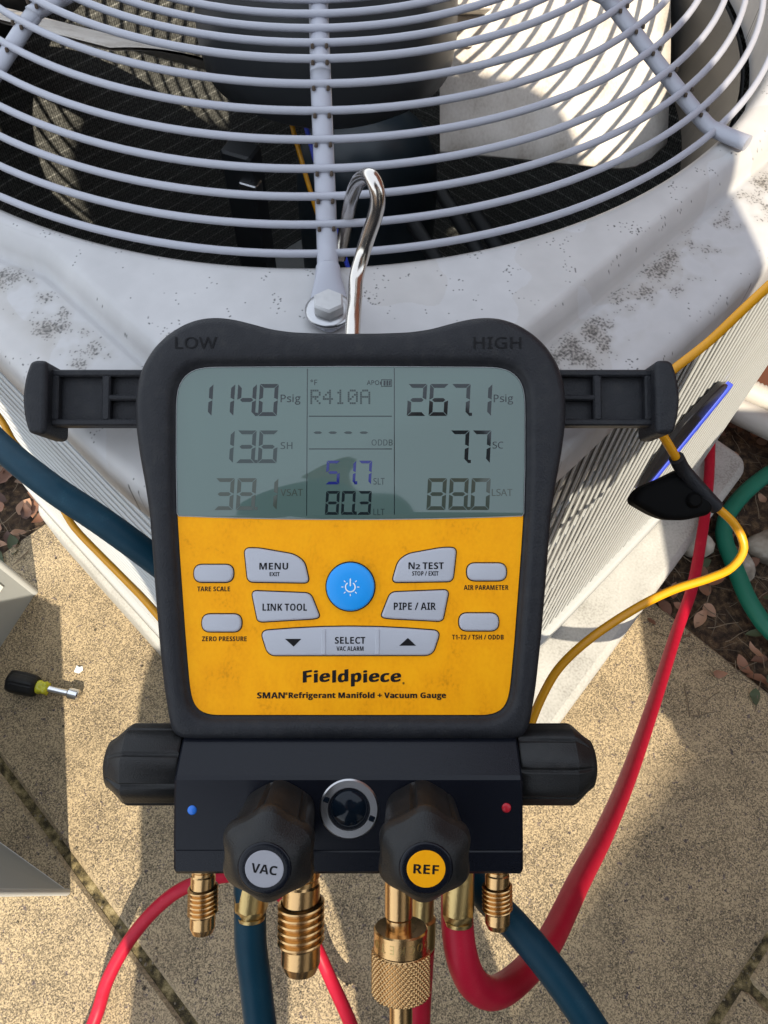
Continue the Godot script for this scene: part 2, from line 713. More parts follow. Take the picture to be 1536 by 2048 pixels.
# distance along direction t from o to a square of half size h with cut, rounded corners
func ray8(o: Vector2, t: float, h: float, cut: float) -> float:
	var d := Vector2(cos(t), sin(t))
	var sum := 0.0
	for k in 8:
		var n := Vector2(cos(k * PI / 4), sin(k * PI / 4))
		var dist := h if k % 2 == 0 else (h * 2.0 - cut) / sqrt(2.0)
		var c := d.dot(n)
		if c > 0.02:
			sum += pow(c / (dist - o.dot(n)), 40.0)
	return pow(sum, -1.0 / 40.0)


func make_unit() -> void:
	var u := thing("condenser_unit", "grey air conditioning condenser with round wire fan guard on top", "air conditioner", UC)
	u.basis = Basis(UX, Vector3.UP, UZ)
	var rc := Vector2(-0.0165, 0.0165)
	# lid
	var n := 288
	var rings := []
	for k in 22:
		rings.append(PackedVector3Array())
	for j in n:
		var t := -TAU * j / n
		var di := maxf(ray8(rc, t, 0.359, 0.07), 0.371)
		var do := ray8(rc, t, 0.4135, 0.115)
		var prof := [[0.351, 0.700], [0.3515, 0.738], [0.3535, 0.7445], [0.3575, 0.7472], [0.3605, 0.7474], [0.3635, 0.7470], [di - 0.0090, 0.7465], [di - 0.0070, 0.7463], [di - 0.0040, 0.7448], [di + 0.0010, 0.7375], [di + 0.0030, 0.7315], [di + 0.0050, 0.7305], [di + 0.0072, 0.7316], [di + 0.0100, 0.7320], [do - 0.0090, 0.7278], [do - 0.0065, 0.7274], [do - 0.0022, 0.7252], [do, 0.7205], [do + 0.0004, 0.7175], [do + 0.0006, 0.6960], [do - 0.0002, 0.6942], [do - 0.006, 0.6938]]
		var last := 0.0
		for k in 22:
			var r: float = prof[k][0]
			if k > 0 and k < 18:
				r = maxf(r, last + 0.0004)
			last = r
			rings[k].append(Vector3(rc.x + cos(t) * r, prof[k][1], rc.y + sin(t) * r))
	var s := begin()
	s.set_smooth_group(1)
	for k in 21:
		for j in n:
			var j2 := (j + 1) % n
			for v in [rings[k + 1][j], rings[k + 1][j2], rings[k][j2], rings[k + 1][j], rings[k][j2], rings[k][j]]:
				s.set_uv(Vector2(v.x + 0.5, v.z + 0.5))
				s.add_vertex(v)
	# SurfaceTool faces run clockwise; the order above is seen from above
	obj("lid", s, M.lid, u)
	# fan guard rings
	var rr := [[0.3505, 0.7525], [0.336, 0.7597], [0.322, 0.7667], [0.308, 0.7737], [0.293, 0.781], [0.278, 0.7885], [0.264, 0.7957], [0.250, 0.802]]
	var r0 := 0.2345
	while r0 > 0.05:
		rr.append([r0, 0.8025])
		r0 -= 0.0152
	for q in rr:
		s = begin()
		s.set_smooth_group(1)
		var nn := int(clampf(q[0] * 500.0, 48, 176))
		var tor := []
		for j in nn + 1:
			var t := TAU * j / nn
			var d := Vector3(cos(t), 0, sin(t))
			tor.append(circle(Vector3(rc.x, q[1] + 0.0006 * sin(t * 3.0 + q[0] * 40.0), rc.y) + d * q[0], Vector3.UP, d, 0.0022, 0.0022, 10))
		for j in nn:
			for k in 10:
				var k2 := (k + 1) % 10
				quad(s, tor[j][k], tor[j + 1][k], tor[j + 1][k2], tor[j][k2])
		obj("guard_ring", s, M.guard, u)
	# guard arms: world azimuth, then into the unit's axes
	for k in 8:
		var az := deg_to_rad([-85.0, -40.0, 5.0, 50.0, 95.0, 140.0, 187.0, -127.0][k])
		var w := Vector3(cos(az), 0, -sin(az))
		var d := Vector3(w.dot(UX), 0, w.dot(UZ))
		s = begin()
		var c := Vector3(rc.x, 0, rc.y)
		var tip := 0.372 if k > 0 else 0.362
		var path := []
		for q in [[tip, 0.7545], [0.352, 0.7535], [0.335, 0.7575], [0.262, 0.794], [0.254, 0.7975], [0.244, 0.7985], [0.15, 0.7985], [0.05, 0.7985]]:
			path.append(c + d * q[0] + Vector3(0, q[1] - 0.0015, 0))
		tube(s, spline(path, 0.01), 0.0059, 14, 0.0042)
		if k == 0:
			# flattened paddle end under the bolt
			var side := Vector3(-d.z, 0, d.x)
			var rs := []
			for q in [[0.362, 0.0066, 0.0046, 0.7530], [0.370, 0.0072, 0.0040, 0.7525], [0.378, 0.0090, 0.0020, 0.7508], [0.386, 0.0105, 0.0016, 0.7500], [0.394, 0.0105, 0.0016, 0.7497], [0.401, 0.0082, 0.0015, 0.7495], [0.405, 0.003, 0.0012, 0.7495]]:
				rs.append(circle(c + d * q[0] + Vector3(0, q[3], 0), -side, Vector3.UP, q[1], q[2], 18))
			loft(s, rs, 1)
		var arm := obj("guard_arm", s, M.guard, u)
		if k == 0:
			s = begin()
			lathe(s, c + d * 0.393 + Vector3(0, 0.7512, 0), Vector3.UP, [Vector2(0.0125, 0), Vector2(0.0128, 0.0012), Vector2(0.0112, 0.0022), Vector2(0.0085, 0.0024)], 28)
			obj("washer", s, M.steel_dull, arm)
			s = begin()
			lathe(s, c + d * 0.393 + Vector3(0, 0.7534, 0), Vector3.UP, [Vector2(0.0086, 0), Vector2(0.0086, 0.0052), Vector2(0.0074, 0.0064), Vector2(0.0010, 0.0062)], 6, 1, true)
			obj("bolt_head", s, M.paint, arm)
	s = begin()
	for k in [0, 1, 7]:
		var az := deg_to_rad([-85.0, -40.0, 5.0, 50.0, 95.0, 140.0, 187.0, -127.0][k])
		var w := Vector3(cos(az), 0, -sin(az))
		var d := Vector3(w.dot(UX), 0, w.dot(UZ))
		var side := Vector3(-d.z, 0, d.x)
		for q in rr.slice(0, 9):
			for sg in [-1.0, 1.0]:
				lathe(s, Vector3(rc.x, q[1] + 0.0004, rc.y) + d * (q[0] + 0.0030) + side * sg * 0.0040, Vector3(0, 1, 0), [Vector2(0.0011, -0.002), Vector2(0.0009, 0.0), Vector2(0.0003, 0.0004)], 8, 1)
	var grime := obj("weld_grime", s, mat(lin(0.07, 0.05, 0.035), 0.9), u)
	grime.set_meta("kind", "stuff")
	# walls: louvre slats over a dark coil
	var h := 0.405
	var cutl := 0.115
	var sl := begin()
	box(sl, Vector3.ZERO, Vector3(0.0024, 0.566, 0.0032), 0.0008)
	var slat := mesh_of(sl)
	var z := -h + cutl + 0.006
	while z < h - cutl:
		var o := put("louver_slat", slat, M.louver, u)
		o.position = Vector3(h - 0.003, 0.408, z)
		z += 0.0122
	for k in 13:          # the cut corner nearest the camera
		var o2 := put("louver_slat", slat, M.louver, u)
		var f := (k + 0.5) / 13.0
		o2.position = Vector3(h - cutl * f, 0.408, h - cutl * (1.0 - f)) - Vector3(0.003, 0, 0.003)
		o2.rotation.y = -PI / 4
	sl = begin()
	box(sl, Vector3.ZERO, Vector3(2 * (h - cutl) + 0.004, 0.0062, 0.004), 0.0012)
	slat = mesh_of(sl)
	var yy := 0.140
	while yy < 0.69:
		var o3 := put("louver_slat", slat, M.louver, u)
		o3.position = Vector3(0, yy, h - 0.003)
		yy += 0.019
	# horizontal stiffening ribs behind the right-hand slats
	for k in 7:
		s = begin()
		box(s, Vector3(h - 0.0075, 0.155 + k * 0.082, 0), Vector3(0.004, 0.005, 2 * (h - cutl)), 0.001)
		box(s, Vector3(h - cutl / 2 - 0.006, 0.155 + k * 0.082, h - cutl / 2 - 0.006), Vector3(0.008, 0.006, 0.15), 0.001, Basis(Vector3.UP, -PI / 4))
		obj("louver_rib", s, M.louver, u)
	# the two far sides and corners, plain pressed panels
	s = begin()
	for k in 24:
		var f := -0.28 + k * 0.0243
		box(s, Vector3(-h + 0.003, 0.408, f), Vector3(0.009, 0.566, 0.008), 0.0015)
		box(s, Vector3(f, 0.408, -h + 0.003), Vector3(0.008, 0.566, 0.009), 0.0015)
	for q in [[1, -1], [-1, 1], [-1, -1]]:
		for k in 7:
			var f := (k + 0.5) / 7.0
			box(s, Vector3(q[0] * (h - cutl * f - 0.003), 0.408, q[1] * (h - cutl * (1 - f) - 0.003)), Vector3(0.009, 0.566, 0.009), 0.0015, Basis(Vector3.UP, PI / 4))
	var back := obj("louver_panel", s, M.louver, u)
	back.set_meta("kind", "stuff")
	# base pan with a drip edge
	var band := func(y0: float, y1: float, hh: float, mt: Material, called: String, y_top_in: float) -> void:
		var rs := []
		for q in [[hh - 0.004, y0], [hh, y0 + 0.002], [hh, y1 - 0.003], [hh - 0.004, y1], [hh - 0.03, y_top_in]]:
			var r := PackedVector3Array()
			for j in 96:
				var t := -TAU * j / 96
				var l := ray8(Vector2.ZERO, t, q[0], cutl)
				r.append(Vector3(cos(t) * l, q[1], sin(t) * l))
			rs.append(r)
		var b := begin()
		loft(b, rs, 1, true, true)
		obj(called, b, mt, u)
	band.call(0.092, 0.126, h + 0.006, M.louver, "base_pan", 0.120)
	# coil: dark outside, finned inside
	for side in [[h - 0.022, M.coil_out, "coil_face"], [h - 0.048, M.coil, "coil_fins"]]:
		s = begin()
		s.set_smooth_group(1)
		for j in 96:
			var t0 := -TAU * j / 96
			var t1 := -TAU * (j + 1) / 96
			var p0 := Vector2(cos(t0), sin(t0)) * ray8(Vector2.ZERO, t0, side[0], cutl)
			var p1 := Vector2(cos(t1), sin(t1)) * ray8(Vector2.ZERO, t1, side[0], cutl)
			if side[2] == "coil_face":
				quad(s, Vector3(p0.x, 0.12, p0.y), Vector3(p1.x, 0.12, p1.y), Vector3(p1.x, 0.70, p1.y), Vector3(p0.x, 0.70, p0.y))
			else:
				quad(s, Vector3(p1.x, 0.12, p1.y), Vector3(p0.x, 0.12, p0.y), Vector3(p0.x, 0.70, p0.y), Vector3(p1.x, 0.70, p1.y))
		obj(side[2], s, side[1], u)
	# deck under the lid closes the space between opening and coil
	s = begin()
	s.set_smooth_group(1)
	for j in 96:
		var t0 := -TAU * j / 96
		var t1 := -TAU * (j + 1) / 96
		var q0 := Vector2(cos(t0), sin(t0))
		var q1 := Vector2(cos(t1), sin(t1))
		var a0 := rc + q0 * 0.3515
		var a1 := rc + q1 * 0.3515
		var b0 := rc + q0 * (ray8(rc, t0, h, cutl))
		var b1 := rc + q1 * (ray8(rc, t1, h, cutl))
		quad(s, Vector3(a0.x, 0.701, a0.y), Vector3(a1.x, 0.701, a1.y), Vector3(b1.x, 0.701, b1.y), Vector3(b0.x, 0.701, b0.y))
	obj("lid_underside", s, M.paint, u)
	# cylindrical shroud round the fan
	s = begin()
	s.set_smooth_group(1)
	for j in 120:
		var t0 := -TAU * j / 120
		var t1 := -TAU * (j + 1) / 120
		var c0 := Vector2(cos(t0), sin(t0))
		var c1 := Vector2(cos(t1), sin(t1))
		for q in [[0.344, 0.7005, 0.325, 0.622], [0.328, 0.622, 0.347, 0.7005], [0.325, 0.622, 0.328, 0.622]]:
			var a: Vector2 = rc + c0 * q[0]
			var b: Vector2 = rc + c1 * q[0]
			var c: Vector2 = rc + c1 * q[2]
			var d: Vector2 = rc + c0 * q[2]
			quad(s, Vector3(a.x, q[1], a.y), Vector3(b.x, q[1], b.y), Vector3(c.x, q[3], c.y), Vector3(d.x, q[3], d.y))
	obj("fan_shroud", s, mat(lin(0.05, 0.05, 0.05), 0.4), u)
	make_fan(u)



func make_fan(u: Node3D) -> void:
	var hub := ul(Vector3(-0.062, 0.0, -0.682))
	var fan := Node3D.new()
	fan.name = "fan"
	u.add_child(fan, true)
	# blades: world azimuth of the middle, chord half-angles, then tilt
	for q in [[4.0, 0.055], [156.0, 0.062]]:
		var s := begin()
		s.set_smooth_group(1)
		var az := deg_to_rad(q[0])
		var e := Vector3(cos(az), 0, -sin(az))
		var f := Vector3(-sin(az), 0, -cos(az))     # towards growing azimuth, away from the camera for the right blade
		var er := Vector3(e.dot(UX), 0, e.dot(UZ))
		var fr := Vector3(f.dot(UX), 0, f.dot(UZ))
		var rows := []
		for i in 15:
			var r := lerpf(0.10, 0.318, i / 14.0)
			var half := lerpf(0.112, 0.125, i / 14.0)
			if i > 11:
				half -= 0.028 * pow((i - 11) / 3.0, 2.0)
			var row := PackedVector3Array()
			for k in 13:
				var c := (k / 6.0 - 1.0)
				var yv := 0.655 + c * half * 0.55 + (1.0 - c * c) * 0.010 - (r - 0.2) * 0.05
				row.append(hub + er * r + fr * (c * half * 0.83 + q[1]) + Vector3(0, yv, 0))
			rows.append(row)
		for i in 14:
			for k in 12:
				var a: Vector3 = rows[i][k]
				var b: Vector3 = rows[i + 1][k]
				var c2: Vector3 = rows[i + 1][k + 1]
				var d: Vector3 = rows[i][k + 1]
				quad(s, a, b, c2, d)
				var lo := Vector3(0, -0.0025, 0)
				quad(s, d + lo, c2 + lo, b + lo, a + lo)
		var lo2 := Vector3(0, -0.0025, 0)
		for i in 14:
			quad(s, rows[i][0] + lo2, rows[i + 1][0] + lo2, rows[i + 1][0], rows[i][0])
		for k in 12:
			quad(s, rows[14][k] + lo2, rows[14][k + 1] + lo2, rows[14][k + 1], rows[14][k])
		put("fan_blade", mesh_of(s), M.blade, fan)
		# pressed mounting foot with rivets at the blade's root
		s = begin()
		var bb := Basis(er, Vector3.UP, er.cross(Vector3.UP))
		box(s, hub + er * 0.118 + fr * q[1] + Vector3(0, 0.672, 0), Vector3(0.05, 0.004, 0.07), 0.001, bb * Basis(Vector3(1, 0, 0), -0.58))
		for m in [-0.03, 0.0, 0.03]:
			lathe(s, hub + er * 0.126 + fr * (q[1] + m * 0.83) + Vector3(0, 0.674 + m * 0.55, 0), Vector3.UP, [Vector2(0.005, 0), Vector2(0.004, 0.002), Vector2(0.001, 0.0028)], 12, 7)
		if q[0] < 90.0:
			put("blade_bracket", mesh_of(s), M.blade, fan)
	var s2 := begin()
	lathe(s2, hub, Vector3.UP, [Vector2(0.02, 0.655), Vector2(0.095, 0.658), Vector2(0.108, 0.668), Vector2(0.110, 0.690), Vector2(0.104, 0.76), Vector2(0.09, 0.778), Vector2(0.04, 0.784), Vector2(0.001, 0.786)], 56)
	put("fan_motor", mesh_of(s2), mat(lin(0.035, 0.038, 0.042), 0.4), fan)
	# rating sticker on the motor
	s2 = begin()
	var lab := ul(Vector3(-0.105, 0.775, -0.665))
	box(s2, lab + Vector3(0, 0.004, 0), Vector3(0.05, 0.001, 0.034), 0.0, Basis(Vector3.UP, 0.5))
	put("rating_sticker", mesh_of(s2), M.label_grey, fan)
	# compressor and piping
	var s3 := begin()
	lathe(s3, ul(Vector3(-0.036, 0, -0.850)), Vector3.UP, [Vector2(0.088, 0.12), Vector2(0.090, 0.40), Vector2(0.086, 0.445), Vector2(0.070, 0.478), Vector2(0.04, 0.496), Vector2(0.001, 0.50)], 48)
	put("compressor", mesh_of(s3), mat(lin(0.030, 0.046, 0.060), 0.35), u)
	s3 = begin()
	box(s3, ul(Vector3(-0.135, 0.38, -0.60)), Vector3(0.03, 0.5, 0.022), 0.002, Basis(Vector3.UP, 0.4))
	put("wiring_channel", mesh_of(s3), M.dark, u)
	for k in 6:
		s3 = begin()
		box(s3, ul(Vector3(-0.128, 0.60 - k * 0.075, -0.588)), Vector3(0.018, 0.012, 0.012), 0.001, Basis(Vector3.UP, 0.4))
		put("cable_clip", mesh_of(s3), M.steel_dull if k % 2 == 0 else M.dark, u)
	for q in [[M.cable, 0.0], [M.badge_blue, 0.012]]:
		s3 = begin()
		var w := []
		for p in [Vector3(-0.10, 0.66, -0.64), Vector3(-0.075, 0.60, -0.585), Vector3(-0.045, 0.52, -0.54), Vector3(-0.02, 0.42, -0.50), Vector3(0.0, 0.30, -0.47)]:
			w.append(ul(p + Vector3(q[1], 0, 0)))
		tube(s3, spline(w, 0.02), 0.0022, 8)
		put("wire", mesh_of(s3), q[0], u)
	for q in [[0.09, -0.60], [0.125, -0.57], [0.06, -0.55]]:
		s3 = begin()
		tube(s3, spline([ul(Vector3(q[0], 0.12, q[1])), ul(Vector3(q[0], 0.35, q[1])), ul(Vector3(q[0] + 0.01, 0.47, q[1] - 0.02)), ul(Vector3(q[0] - 0.04, 0.50, q[1] - 0.12))], 0.02), 0.008, 10)
		put("refrigerant_pipe", mesh_of(s3), M.dark, u)
	# nameplate on the right-hand louvres
	var pl := Node3D.new()
	pl.name = "nameplate"
	u.add_child(pl, true)
	var along := ul(Vector3.ZERO + UC).z
	pl.basis = Basis(Vector3(0, 0, -1), Vector3.UP, Vector3(1, 0, 0))
	pl.position = Vector3(0.405, 0, 0)
	s3 = begin()
	var off := Vector3(UC.x, 0, UC.z).dot(Vector3(0.6845, 0, -0.729))
	var bl := []
	for p in [[0.452, 0.425], [0.470, 0.412], [0.545, 0.472], [0.562, 0.492], [0.530, 0.520], [0.475, 0.515], [0.455, 0.475]]:
		bl.append(Vector2(p[0] - off, p[1]))
	plate(s3, round_poly(bl, 0.012, 5), 0.0, 0.005, 0.001)
	put("nameplate_field", mesh_of(s3), M.badge, pl)
	s3 = begin()
	bl = []
	for p in [[0.462, 0.396], [0.474, 0.396], [0.572, 0.474], [0.574, 0.486], [0.560, 0.488], [0.468, 0.412]]:
		bl.append(Vector2(p[0] - off, p[1]))
	plate(s3, round_poly(bl, 0.006, 5), 0.0, 0.006, 0.001)
	put("nameplate_stripe", mesh_of(s3), M.badge_blue, pl)


# ------------------------------------------------------------------ gauge
# outline sampled by rays from a point inside
func star(half: Array, c: Vector2, n: int) -> PackedVector2Array:
	var poly := PackedVector2Array()
	for p in half:
		poly.append(Vector2(p[0], p[1]))
	for i in range(half.size() - 1, -1, -1):
		if half[i][0] > 0.01:
			poly.append(Vector2(-half[i][0], half[i][1]))
	var out := PackedVector2Array()
	for j in n:
		var t := TAU * j / n
		var far := c + Vector2(cos(t), sin(t)) * 400.0
		var best := far
		for i in poly.size():
			var hit = Geometry2D.segment_intersects_segment(c, far, poly[i], poly[(i + 1) % poly.size()])
			if hit != null and c.distance_to(hit) < c.distance_to(best):
				best = hit
		out.append(best)
	# soften the polyline's corners
	for pass_ in 2:
		var sm := PackedVector2Array()
		for j in n:
			sm.append((out[(j + n - 1) % n] + out[j] * 2.0 + out[(j + 1) % n]) / 4.0)
		out = sm
	return out


func mm(poly: PackedVector2Array, z: float, k := K) -> PackedVector3Array:
	var r := PackedVector3Array()
	for p in poly:
		r.append(Vector3(p.x * k, p.y * k, z * k))
	return r


func kpoly(pts: Array, rad: float, k := K) -> PackedVector2Array:
	var a := []
	for p in pts:
		a.append(Vector2(p[0], p[1]) * k)
	return round_poly(a, rad * k, 6)


func seg7(s: SurfaceTool, ch: String, x: float, y: float, w: float, h: float) -> void:
	# cell with its lower left corner at x, y (face millimetres)
	const ON := {"0": "abcdef", "1": "bc", "2": "abged", "3": "abgcd", "4": "fgbc", "5": "afgcd", "6": "afgecd", "7": "abc", "8": "abcdefg", "9": "abcdfg", "-": "g"}
	var t := w * 0.20
	var g := t * 0.12
	for c in ON[ch]:
		var p := []
		var m := h / 2.0
		match c:
			"a": p = [[g, h], [w - g, h], [w - t - g, h - t], [t + g, h - t]]
			"d": p = [[t + g, t], [w - t - g, t], [w - g, 0], [g, 0]]
			"g": p = [[t * 0.6 + g, m], [t * 1.3, m + t / 2], [w - t * 1.3, m + t / 2], [w - t * 0.6 - g, m], [w - t * 1.3, m - t / 2], [t * 1.3, m - t / 2]]
			"f": p = [[0, h - g], [t, h - t - g], [t, m + t * 0.5 + g], [0, m + g]]
			"b": p = [[w - t, h - t - g], [w, h - g], [w, m + g], [w - t, m + t * 0.5 + g]]
			"e": p = [[0, m - g], [t, m - t * 0.5 - g], [t, t + g], [0, g]]
			"c": p = [[w - t, m - t * 0.5 - g], [w, m - g], [w, g], [w - t, t + g]]
		var q := PackedVector2Array()
		for v in p:
			q.append(Vector2(x + v[0] + v[1] * 0.055, y + v[1]) * K)
		if Geometry2D.is_polygon_clockwise(q):
			q.reverse()
		plate(s, q, -3.05 * K, -2.97 * K)


func readout(parent: Node, text: String, right: float, y: float, w: float, h: float, pitch: float, mt: Material) -> void:
	var s := begin()
	var x := right - w
	for i in range(text.length() - 1, -1, -1):
		var ch := text[i]
		if ch == ".":
			var q := kpoly([[x + pitch - 1.32, y], [x + pitch - 0.05, y], [x + pitch - 0.05, y + 1.35], [x + pitch - 1.32, y + 1.35]], 0.1)
			plate(s, q, -3.05 * K, -2.97 * K)
			continue
		seg7(s, ch, x, y, w, h)
		x -= pitch
	obj("readout_digits", s, mt, parent)


func make_gauge() -> void:
	var g := thing("refrigerant_gauge", "black and orange digital refrigerant gauge hooked on the fan guard", "gauge", GO)
	g.basis = Basis(GX, GU, GN).orthonormalized()
	var N := 360
	var cen := Vector2(0, -5)
	var outl := star([[0, 82.0], [12, 82.1], [25, 82.6], [34, 83.9], [42, 86.2], [50, 88.2], [57, 89.0], [64, 88.4], [71, 86.0], [78, 81.6], [83.9, 75.7], [88.5, 68], [90.8, 60], [91.6, 51], [91, 41], [89.2, 29], [86.8, 17], [84.8, 5], [83.4, -10], [82.2, -24], [80, -47], [77.6, -67], [75.2, -81], [74, -85.5], [71.5, -88], [67, -89], [0, -89]], cen, N)
	var inn := star([[0, 66.9], [60, 66.5], [66, 65.6], [70.3, 62.6], [72.6, 58], [73.2, 52], [72.9, 25], [72.2, 4], [71.2, -10], [70.2, -22], [68, -48], [66.2, -66], [65.2, -72], [62.8, -76.3], [58, -78.2], [0, -78.2]], cen, N)
	var s := begin()
	loft(s, [mm(inset(outl, 4), -30.5), mm(inset(outl, 1.2), -29), mm(outl, -26), mm(outl, -6.5), mm(inset(outl, 0.6), -3.2), mm(inset(outl, 2.0), -1.0), mm(inset(outl, 4.2), 0.0), mm(inset(inn, -5.0), 0.0), mm(inset(inn, -3.4), -0.6), mm(inset(inn, -2.2), -2.2), mm(inset(inn, -0.6), -4.6), mm(inset(inn, 2.0), -4.8)], 1, true, false)
	var boot := obj("rubber_boot", s, M.rubber, g)
	letters(boot, "embossed_lettering", "LOW", Vector3(-64.9 * K, 76.6 * K, 0.05 * K), 17.5 * K, 4.8 * K, M.ink, "plain", 0.3 * K)
	letters(boot, "embossed_lettering", "HIGH", Vector3(61.8 * K, 76.6 * K, 0.05 * K), 20 * K, 4.8 * K, M.ink, "plain", 0.3 * K)
	# orange face
	s = begin()
	var fp := PackedVector2Array()
	for p in inset(inn, -0.4):
		fp.append(p * K)
	plate(s, fp, -5.5 * K, -3.7 * K)
	var face := obj("face_plate", s, M.orange, g)
	letters(face, "brand_lettering", "Fieldpiece", Vector3(0.6 * K, -63.4 * K, -3.7 * K), 40.5 * K, 7.2 * K, M.ink, "italic", 0.12 * K)
	letters(face, "brand_lettering", "®", Vector3(22.2 * K, -65.6 * K, -3.7 * K), 0.9 * K, 0.9 * K, M.ink, "bold", 0.12 * K)
	letters(face, "model_lettering", "SMAN", Vector3(-32.9 * K, -70.6 * K, -3.7 * K), 11.4 * K, 2.5 * K, M.ink, "heavy", 0.12 * K)
	letters(face, "model_lettering", "®", Vector3(-26.4 * K, -69.9 * K, -3.7 * K), 1.1 * K, 1.1 * K, M.ink, "bold", 0.12 * K)
	letters(face, "model_lettering", "Refrigerant Manifold + Vacuum Gauge", Vector3(7.1 * K, -70.9 * K, -3.7 * K), 65.2 * K, 3.2 * K, M.ink, "heavy", 0.12 * K)
	for q in [["TARE SCALE", -57.1, -26.6, 13.7], ["ZERO PRESSURE", -52.4, -47.3, 18.6], ["AIR PARAMETER", 56.8, -26.0, 18.7], ["T1-T2 / TSH / ODDB", 53.2, -46.6, 21.5]]:
		letters(face, "printed_legend", q[0], Vector3(q[1] * K, q[2] * K, -3.7 * K), q[3] * K, 1.95 * K, M.ink, "bold", 0.12 * K)
	# display
	s = begin()
	var lp := PackedVector2Array()
	var inn2 := inset(inn, -0.35)
	for p in inn2:
		if p.y > 4.4:
			lp.append(p * K)
	# close along a slightly sagging bottom edge
	var lastp := lp[-1]
	var lower := []
	for k in 13:
		var f := k / 12.0
		lower.append(Vector2(lerpf(-72.0, 72.0, f), 4.1 - 1.5 * (1.0 - pow(2 * f - 1, 2.0))) * K)
	# the star starts at angle 0 on the right, so rotate the list to run right -> top -> left
	var ordered := []
	for p in lp:
		ordered.append(p)
	ordered.sort_custom(func(a, b): return (a / K - cen).angle() < (b / K - cen).angle())
	var scr := PackedVector2Array()
	for p in ordered:
		scr.append(p)
	for p in lower:
		scr.append(p)
	plate(s, scr, -4.5 * K, -3.05 * K, 0.25 * K)
	var lcd := obj("display_screen", s, M.lcd, g)
	# thin bright rim of the window
	s = begin()
	var rim := inset(scr, -0.35 * K)
	for j in scr.size():
		var k := (j + 1) % scr.size()
		s.set_smooth_group(1)
		quad(s, Vector3(rim[j].x, rim[j].y, -3.4 * K), Vector3(rim[k].x, rim[k].y, -3.4 * K), Vector3(scr[k].x, scr[k].y, -3.1 * K), Vector3(scr[j].x, scr[j].y, -3.1 * K))
	obj("display_rim", s, M.edge, lcd)
	readout(lcd, "114.0", -31.2, 46.2, 7.9, 13.6, 9.2, M.seg)
	readout(lcd, "13.6", -31.2, 26.2, 7.9, 13.8, 9.2, M.seg_mid)
	readout(lcd, "38.1", -31.0, 6.4, 7.9, 13.4, 9.2, M.seg_faint)
	readout(lcd, "267.1", 59.2, 46.2, 7.9, 13.6, 9.2, M.seg)
	readout(lcd, "7.7", 58.6, 26.2, 7.9, 13.8, 9.2, M.seg)
	readout(lcd, "88.0", 58.2, 6.4, 7.9, 13.4, 9.2, M.seg_faint)
	readout(lcd, "51.7", 8.6, 17.2, 5.7, 10.0, 6.7, M.seg_blue)
	readout(lcd, "80.3", 8.4, 4.4, 5.7, 10.0, 6.7, M.seg)
	for q in [["Psig", -25.4, 53.2, 8.4, 4.3, "seg"], ["Psig", 64.6, 53.2, 8.2, 4.3, "seg"], ["SH", -27.0, 33.6, 5.0, 2.9, "seg_mid"], ["SC", 62.1, 33.8, 4.5, 2.9, "seg"], ["VSAT", -24.7, 13.8, 9.4, 2.9, "seg_faint"], ["LSAT", 63.7, 13.8, 8.6, 2.9, "seg_faint"], ["SLT", 12.0, 18.5, 4.7, 2.7, "seg_mid"], ["LLT", 12.0, 5.6, 4.7, 2.6, "seg_mid"], ["°F", -15.6, 60.5, 2.8, 2.3, "seg"], ["APO", 9.4, 60.4, 5.2, 1.9, "seg"], ["ODDB", 13.3, 34.9, 8.8, 2.5, "seg_mid"]]:
		letters(lcd, "unit_legend", q[0], Vector3(q[1] * K, q[2] * K, -3.05 * K), q[3] * K, q[4] * K, M[q[5]], "plain", 0.08 * K)
	s = begin()
	for q in [[-18.5, 4.0, 0.30, 62.4], [18.3, 4.4, 0.30, 62.2]]:
		plate(s, kpoly([[q[0], q[1]], [q[0] + q[2], q[1]], [q[0] + q[2], q[1] + q[3]], [q[0], q[1] + q[3]]], 0.02), -3.05 * K, -2.97 * K)
	for q in [45.9, 32.0]:
		plate(s, kpoly([[-17.6, q], [17.4, q], [17.4, q + 0.35], [-17.6, q + 0.35]], 0.02), -3.05 * K, -2.97 * K)
	obj("grid_lines", s, M.seg, lcd)
	s = begin()
	for x in [-15.7, -9.4, -2.9, 3.7]:
		plate(s, kpoly([[x, 39.1], [x + 1, 39.6], [x + 2.8, 39.6], [x + 3.7, 39.1], [x + 2.8, 38.6], [x + 1, 38.6]], 0.1), -3.05 * K, -2.97 * K)
	obj("readout_dashes", s, M.seg_mid, lcd)
	# dot-matrix refrigerant name
	s = begin()
	const DOT := {"R": [30, 17, 17, 30, 20, 18, 17], "4": [2, 6, 10, 18, 31, 2, 2], "1": [4, 12, 4, 4, 4, 4, 14], "0": [14, 17, 19, 21, 25, 17, 14], "A": [14, 17, 17, 31, 17, 17, 17]}
	var px := -17.0
	for ch in "R410A":
		for row in 7:
			for c in 5:
				if DOT[ch][row] & (16 >> c):
					var dx := px + c * 0.88
					var dy := 57.4 - row * 0.9
					plate(s, kpoly([[dx, dy], [dx + 0.74, dy], [dx + 0.74, dy - 0.74], [dx, dy - 0.74]], 0.02), -3.05 * K, -2.97 * K)
		px += 5.25
	obj("dot_matrix_text", s, M.seg_mid, lcd)
	s = begin()
	for q in [[12.9, 58.7, 0.25, 3.0], [17.2, 58.7, 0.25, 3.0], [12.9, 58.7, 4.5, 0.25], [12.9, 61.5, 4.5, 0.25], [12.4, 59.6, 0.5, 1.2], [13.9, 59.2, 0.8, 2.0], [15.1, 59.2, 0.8, 2.0], [16.2, 59.2, 0.7, 2.0]]:
		plate(s, kpoly([[q[0], q[1]], [q[0] + q[2], q[1]], [q[0] + q[2], q[1] + q[3]], [q[0], q[1] + q[3]]], 0.01), -3.05 * K, -2.97 * K)
	obj("battery_symbol", s, M.seg, lcd)
	make_keys(g)
	make_manifold(g)


